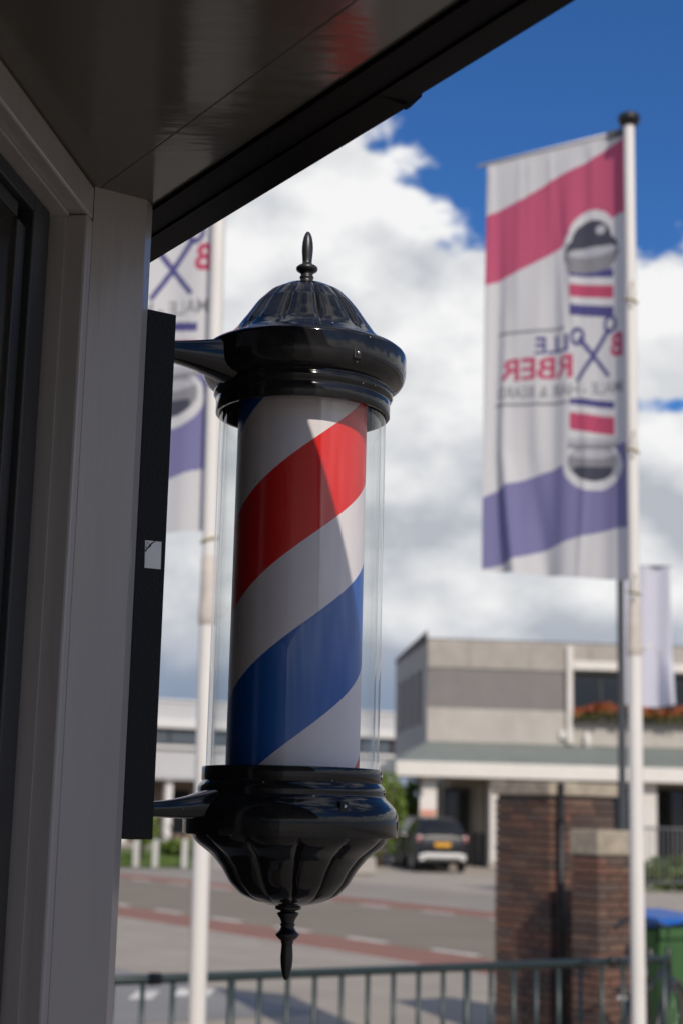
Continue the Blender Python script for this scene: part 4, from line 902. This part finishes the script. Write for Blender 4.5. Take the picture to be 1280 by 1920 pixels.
# ================================================================== CARS
M_plate = mat('number_plate', (.72, .36, .02), .4); M_lamp = mat('tail_lamp', (.45, .16, .17), .2); M_rimm = mat('alloy', (.45, .45, .46), .3, metal=.8); M_cglass = mat('car_glass', (.006, .008, .012), .05, spec=.7)
def car(label, loc, rz, paint, skid, group='cars parked on the forecourt', rails=True):
    t = thing('parked_car', label, 'car', loc, rz, group)
    ST = [(-2.12, .76, .42, 1.04, 1.07, .66), (-2.07, .86, .34, 1.12, 1.15, .72), (-2.0, .885, .32, 1.15, 1.20, .74), (-1.75, .90, .30, 1.15, 1.52, .69), (-1.55, .90, .30, 1.14, 1.61, .655), (-.9, .905, .28, 1.13, 1.67, .64), (.1, .905, .28, 1.10, 1.64, .64), (.45, .905, .28, 1.08, 1.54, .65), (1.0, .90, .29, 1.05, 1.12, .74), (1.85, .87, .30, .94, .98, .70), (2.1, .80, .34, .76, .79, .66), (2.16, .70, .40, .62, .65, .6)]
    rows = []
    for x, w, zb_, zbelt, zr, wr in ST:
        half = [(w * .86, zb_), (w, zb_ + .14), (w * 1.005, .62), (w * .975, zbelt), (wr, max(zr - .07, zbelt + .01)), (wr - .13, zr), (wr * .45, zr + .02)]
        rows.append([(x, y, z) for y, z in half] + [(x, -y, z) for y, z in half[::-1]])
    m_ = len(rows[0]); vs = [p for r_ in rows for p in r_]; fs = []
    for i in range(len(rows) - 1):
        for j in range(m_): fs.append((i * m_ + j, i * m_ + (j + 1) % m_, (i + 1) * m_ + (j + 1) % m_, (i + 1) * m_ + j))
    fs += [tuple(range(m_))[::-1], tuple((len(rows) - 1) * m_ + j for j in range(m_))]
    bm = bmesh.new(); bv = [bm.verts.new(p) for p in vs]
    for f in fs: bm.faces.new([bv[i] for i in f])
    bmesh.ops.recalc_face_normals(bm, faces=bm.faces[:]); me = bpy.data.meshes.new('body'); bm.to_mesh(me); bm.free(); me.polygons.foreach_set('use_smooth', [True] * len(me.polygons)); me.set_sharp_from_angle(angle=R(38)); link('body', me, paint, t)
    def gl(name, quad, m, off=.008, parent=t, shrink=.9):
        q = [Vector(p) for p in quad]; c = sum(q, Vector()) / len(q); q = [c + (p - c) * shrink for p in q]; n = (q[1] - q[0]).cross(q[2] - q[0]).normalized()
        if n.dot(c - Vector((0, 0, .7))) < 0: n = -n
        k = len(q); vv = [p + n * off for p in q] + [p - n * .02 for p in q]
        return pydata(name, vv, [tuple(range(k)), tuple(range(2 * k - 1, k - 1, -1))] + [(i, (i + 1) % k, (i + 1) % k + k, i + k) for i in range(k)], m, parent)
    gl('rear_window', [(-2.0, .64, 1.19), (-2.0, -.64, 1.19), (-1.57, -.55, 1.60), (-1.57, .55, 1.60)], M_cglass, .03)
    gl('windscreen', [(.97, .62, 1.14), (.97, -.62, 1.14), (.46, -.54, 1.49), (.46, .54, 1.49)], M_cglass, .03)
    for s in (-1, 1):
        gl('side_window', [(-1.5, .878 * s, 1.16), (-.55, .878 * s, 1.15), (-.55, .65 * s, 1.59), (-1.4, .66 * s, 1.56)], M_cglass, .012); gl('side_window', [(-.5, .878 * s, 1.15), (.6, .878 * s, 1.13), (.25, .65 * s, 1.54), (-.5, .65 * s, 1.59)], M_cglass, .012)
        lp = box('tail_lamp', -2.10, -1.93, min(s * .70, s * .885), max(s * .70, s * .885), .93, 1.11, M_lamp, t, bevel=.03)
        hp = box('headlamp', 1.95, 2.12, min(s * .5, s * .78), max(s * .5, s * .78), .62, .74, mat('headlamp_glass', (.6, .6, .6), .1), t, bevel=.03)
        if rails: tube('roof_rail', [(-1.35, .56 * s, 1.64), (-1.2, .56 * s, 1.72), (.0, .56 * s, 1.71), (.15, .56 * s, 1.63)], .018, M_capb, t, 6)
        box('door_mirror', .42, .60, min(s * .92, s * 1.08), max(s * .92, s * 1.08), 1.0, 1.14, paint, t, bevel=.04)
        for x in (-1.35, 1.3):
            w_ = lathe('wheel', [(.02, -.11), (.24, -.11), (.33, -.10), (.345, -.06), (.345, .06), (.33, .10), (.24, .11), (.02, .11)], M_tyre, t, 32, auto=40); w_.location = (x, s * .80, .345); w_.rotation_euler = (R(90), 0, 0)
            r_ = lathe('rim', [(.0, .0), (.07, .02), (.21, .0), (.225, -.02)], M_rimm, w_, 24, auto=40); r_.location = (0, 0, -.115 * s)
    box('number_plate', -2.155, -2.115, -.28, .28, .78, .91, M_plate, t, bevel=.01)
    b_ = box('rear_bumper', -2.19, -1.98, -.70, .70, .43, .59, skid, t, bevel=.05)
    box('bumper_valance', -2.15, -1.9, -.80, .80, .30, .43, M_capb, t, bevel=.03)
    for s in (-1, 1): box('bumper_corner', -2.16, -1.95, min(s * .60, s * .82), max(s * .60, s * .82), .34, .56, skid, t, bevel=.05)
    lathe('badge', [(0, 0), (.09, 0), (.095, .01), (.06, .02), (0, .022)], mat('chrome', (.8, .8, .8), .12, metal=1), t, 20).location = (-2.115, .0, 1.0); t.children[-1].rotation_euler = (0, R(-90), 0)
    return t
M_cdark = mat('car_paint_dark', (.010, .011, .015), .35, spec=.4); M_csil = mat('car_paint_silver', (.26, .27, .28), .3, metal=.5, coat=.6); M_skid = mat('bumper_silver', (.60, .59, .57), .45)
pcx = atZ(815, 1636, 0)
car('dark blue-black SUV with silver rear bumper and orange number plate under the canopy', (pcx.x, pcx.y + 2.1, 0), R(90 + 6), M_cdark, M_skid).scale = (1, .9, 1)
pc3 = atY(768, 1600, 54.5)
car('silver grey car parked beside the dark SUV, in front of the green tree', (pc3.x, 56.0, 0), R(90 + 14), M_csil, M_capb, rails=False)
# low posts at the forecourt door
for i, px in enumerate((890, 903)):
    b = at0(px, 57.0); t = thing('bollard', ('short dark bollard nearer the black office door', 'short dark bollard nearer the white canopy column')[i], 'bollard', b, 0, 'dark bollards by the office door'); lathe('shaft', [(.09, 0), (.09, 1.05), (.10, 1.08), (.08, 1.16), (0, 1.18)], M_frame, t, 16, auto=40); lathe('base_ring', [(.13, 0), (.13, .03), (.09, .04)], M_frame, t, 16, auto=40)
# concrete block at the forecourt edge
cb = at0(665, 47); t = box('kerb_block', -.6, .6, -.25, .25, 0, .5, M_conc2, None, bevel=.05); t.location = cb; t.rotation_euler = (0, 0, ROTV); tag(t, 'low concrete block at the edge of the forecourt behind the pole tip', 'block')

# ================================================================== FENCE AND PARKED BIKES ON THE RIGHT
M_gf = mat('galvanised', (.22, .22, .23), .5, metal=.4)
fa = at0(1195, 40); fence = thing('bar_fence', 'grey metal bar fence in front of the office window wall', 'fence', fa, R(4)); FL = 5.2
zf_t, zf_b = atY(1240, 1553, 40).z, 0
for z in (.25, zf_t): tube('rail', [(0, 0, z), (FL, 0, z)], .025, M_gf, fence, 8)
for i in range(3): tube('post', [(i * FL / 2, 0, 0), (i * FL / 2, 0, zf_t + .06)], .04, M_gf, fence, 8)
bm = bmesh.new()
for i in range(1, 44): addtube(bm, [(i * FL / 44, 0, .25), (i * FL / 44, 0, zf_t)], .012, 6)
stuff(finish('bars', bm, M_gf, fence))
# low hedge behind the fence
hb = thing('hedge', 'low dark hedge growing behind the grey bar fence', 'hedge', at0(1240, 41.5)); foliage('leaves', (.6, 0, .5), (2.6, .5, .55), 2400, .09, LG[:2], hb, 21, 12)
bm = bmesh.new()
for i in range(9): addtube(bm, [(-1.6 + i * .5, 0, -.02), (-1.6 + i * .5, .05, .6)], [.03, .015], 6)
finish('stems', bm, M_bark, hb)
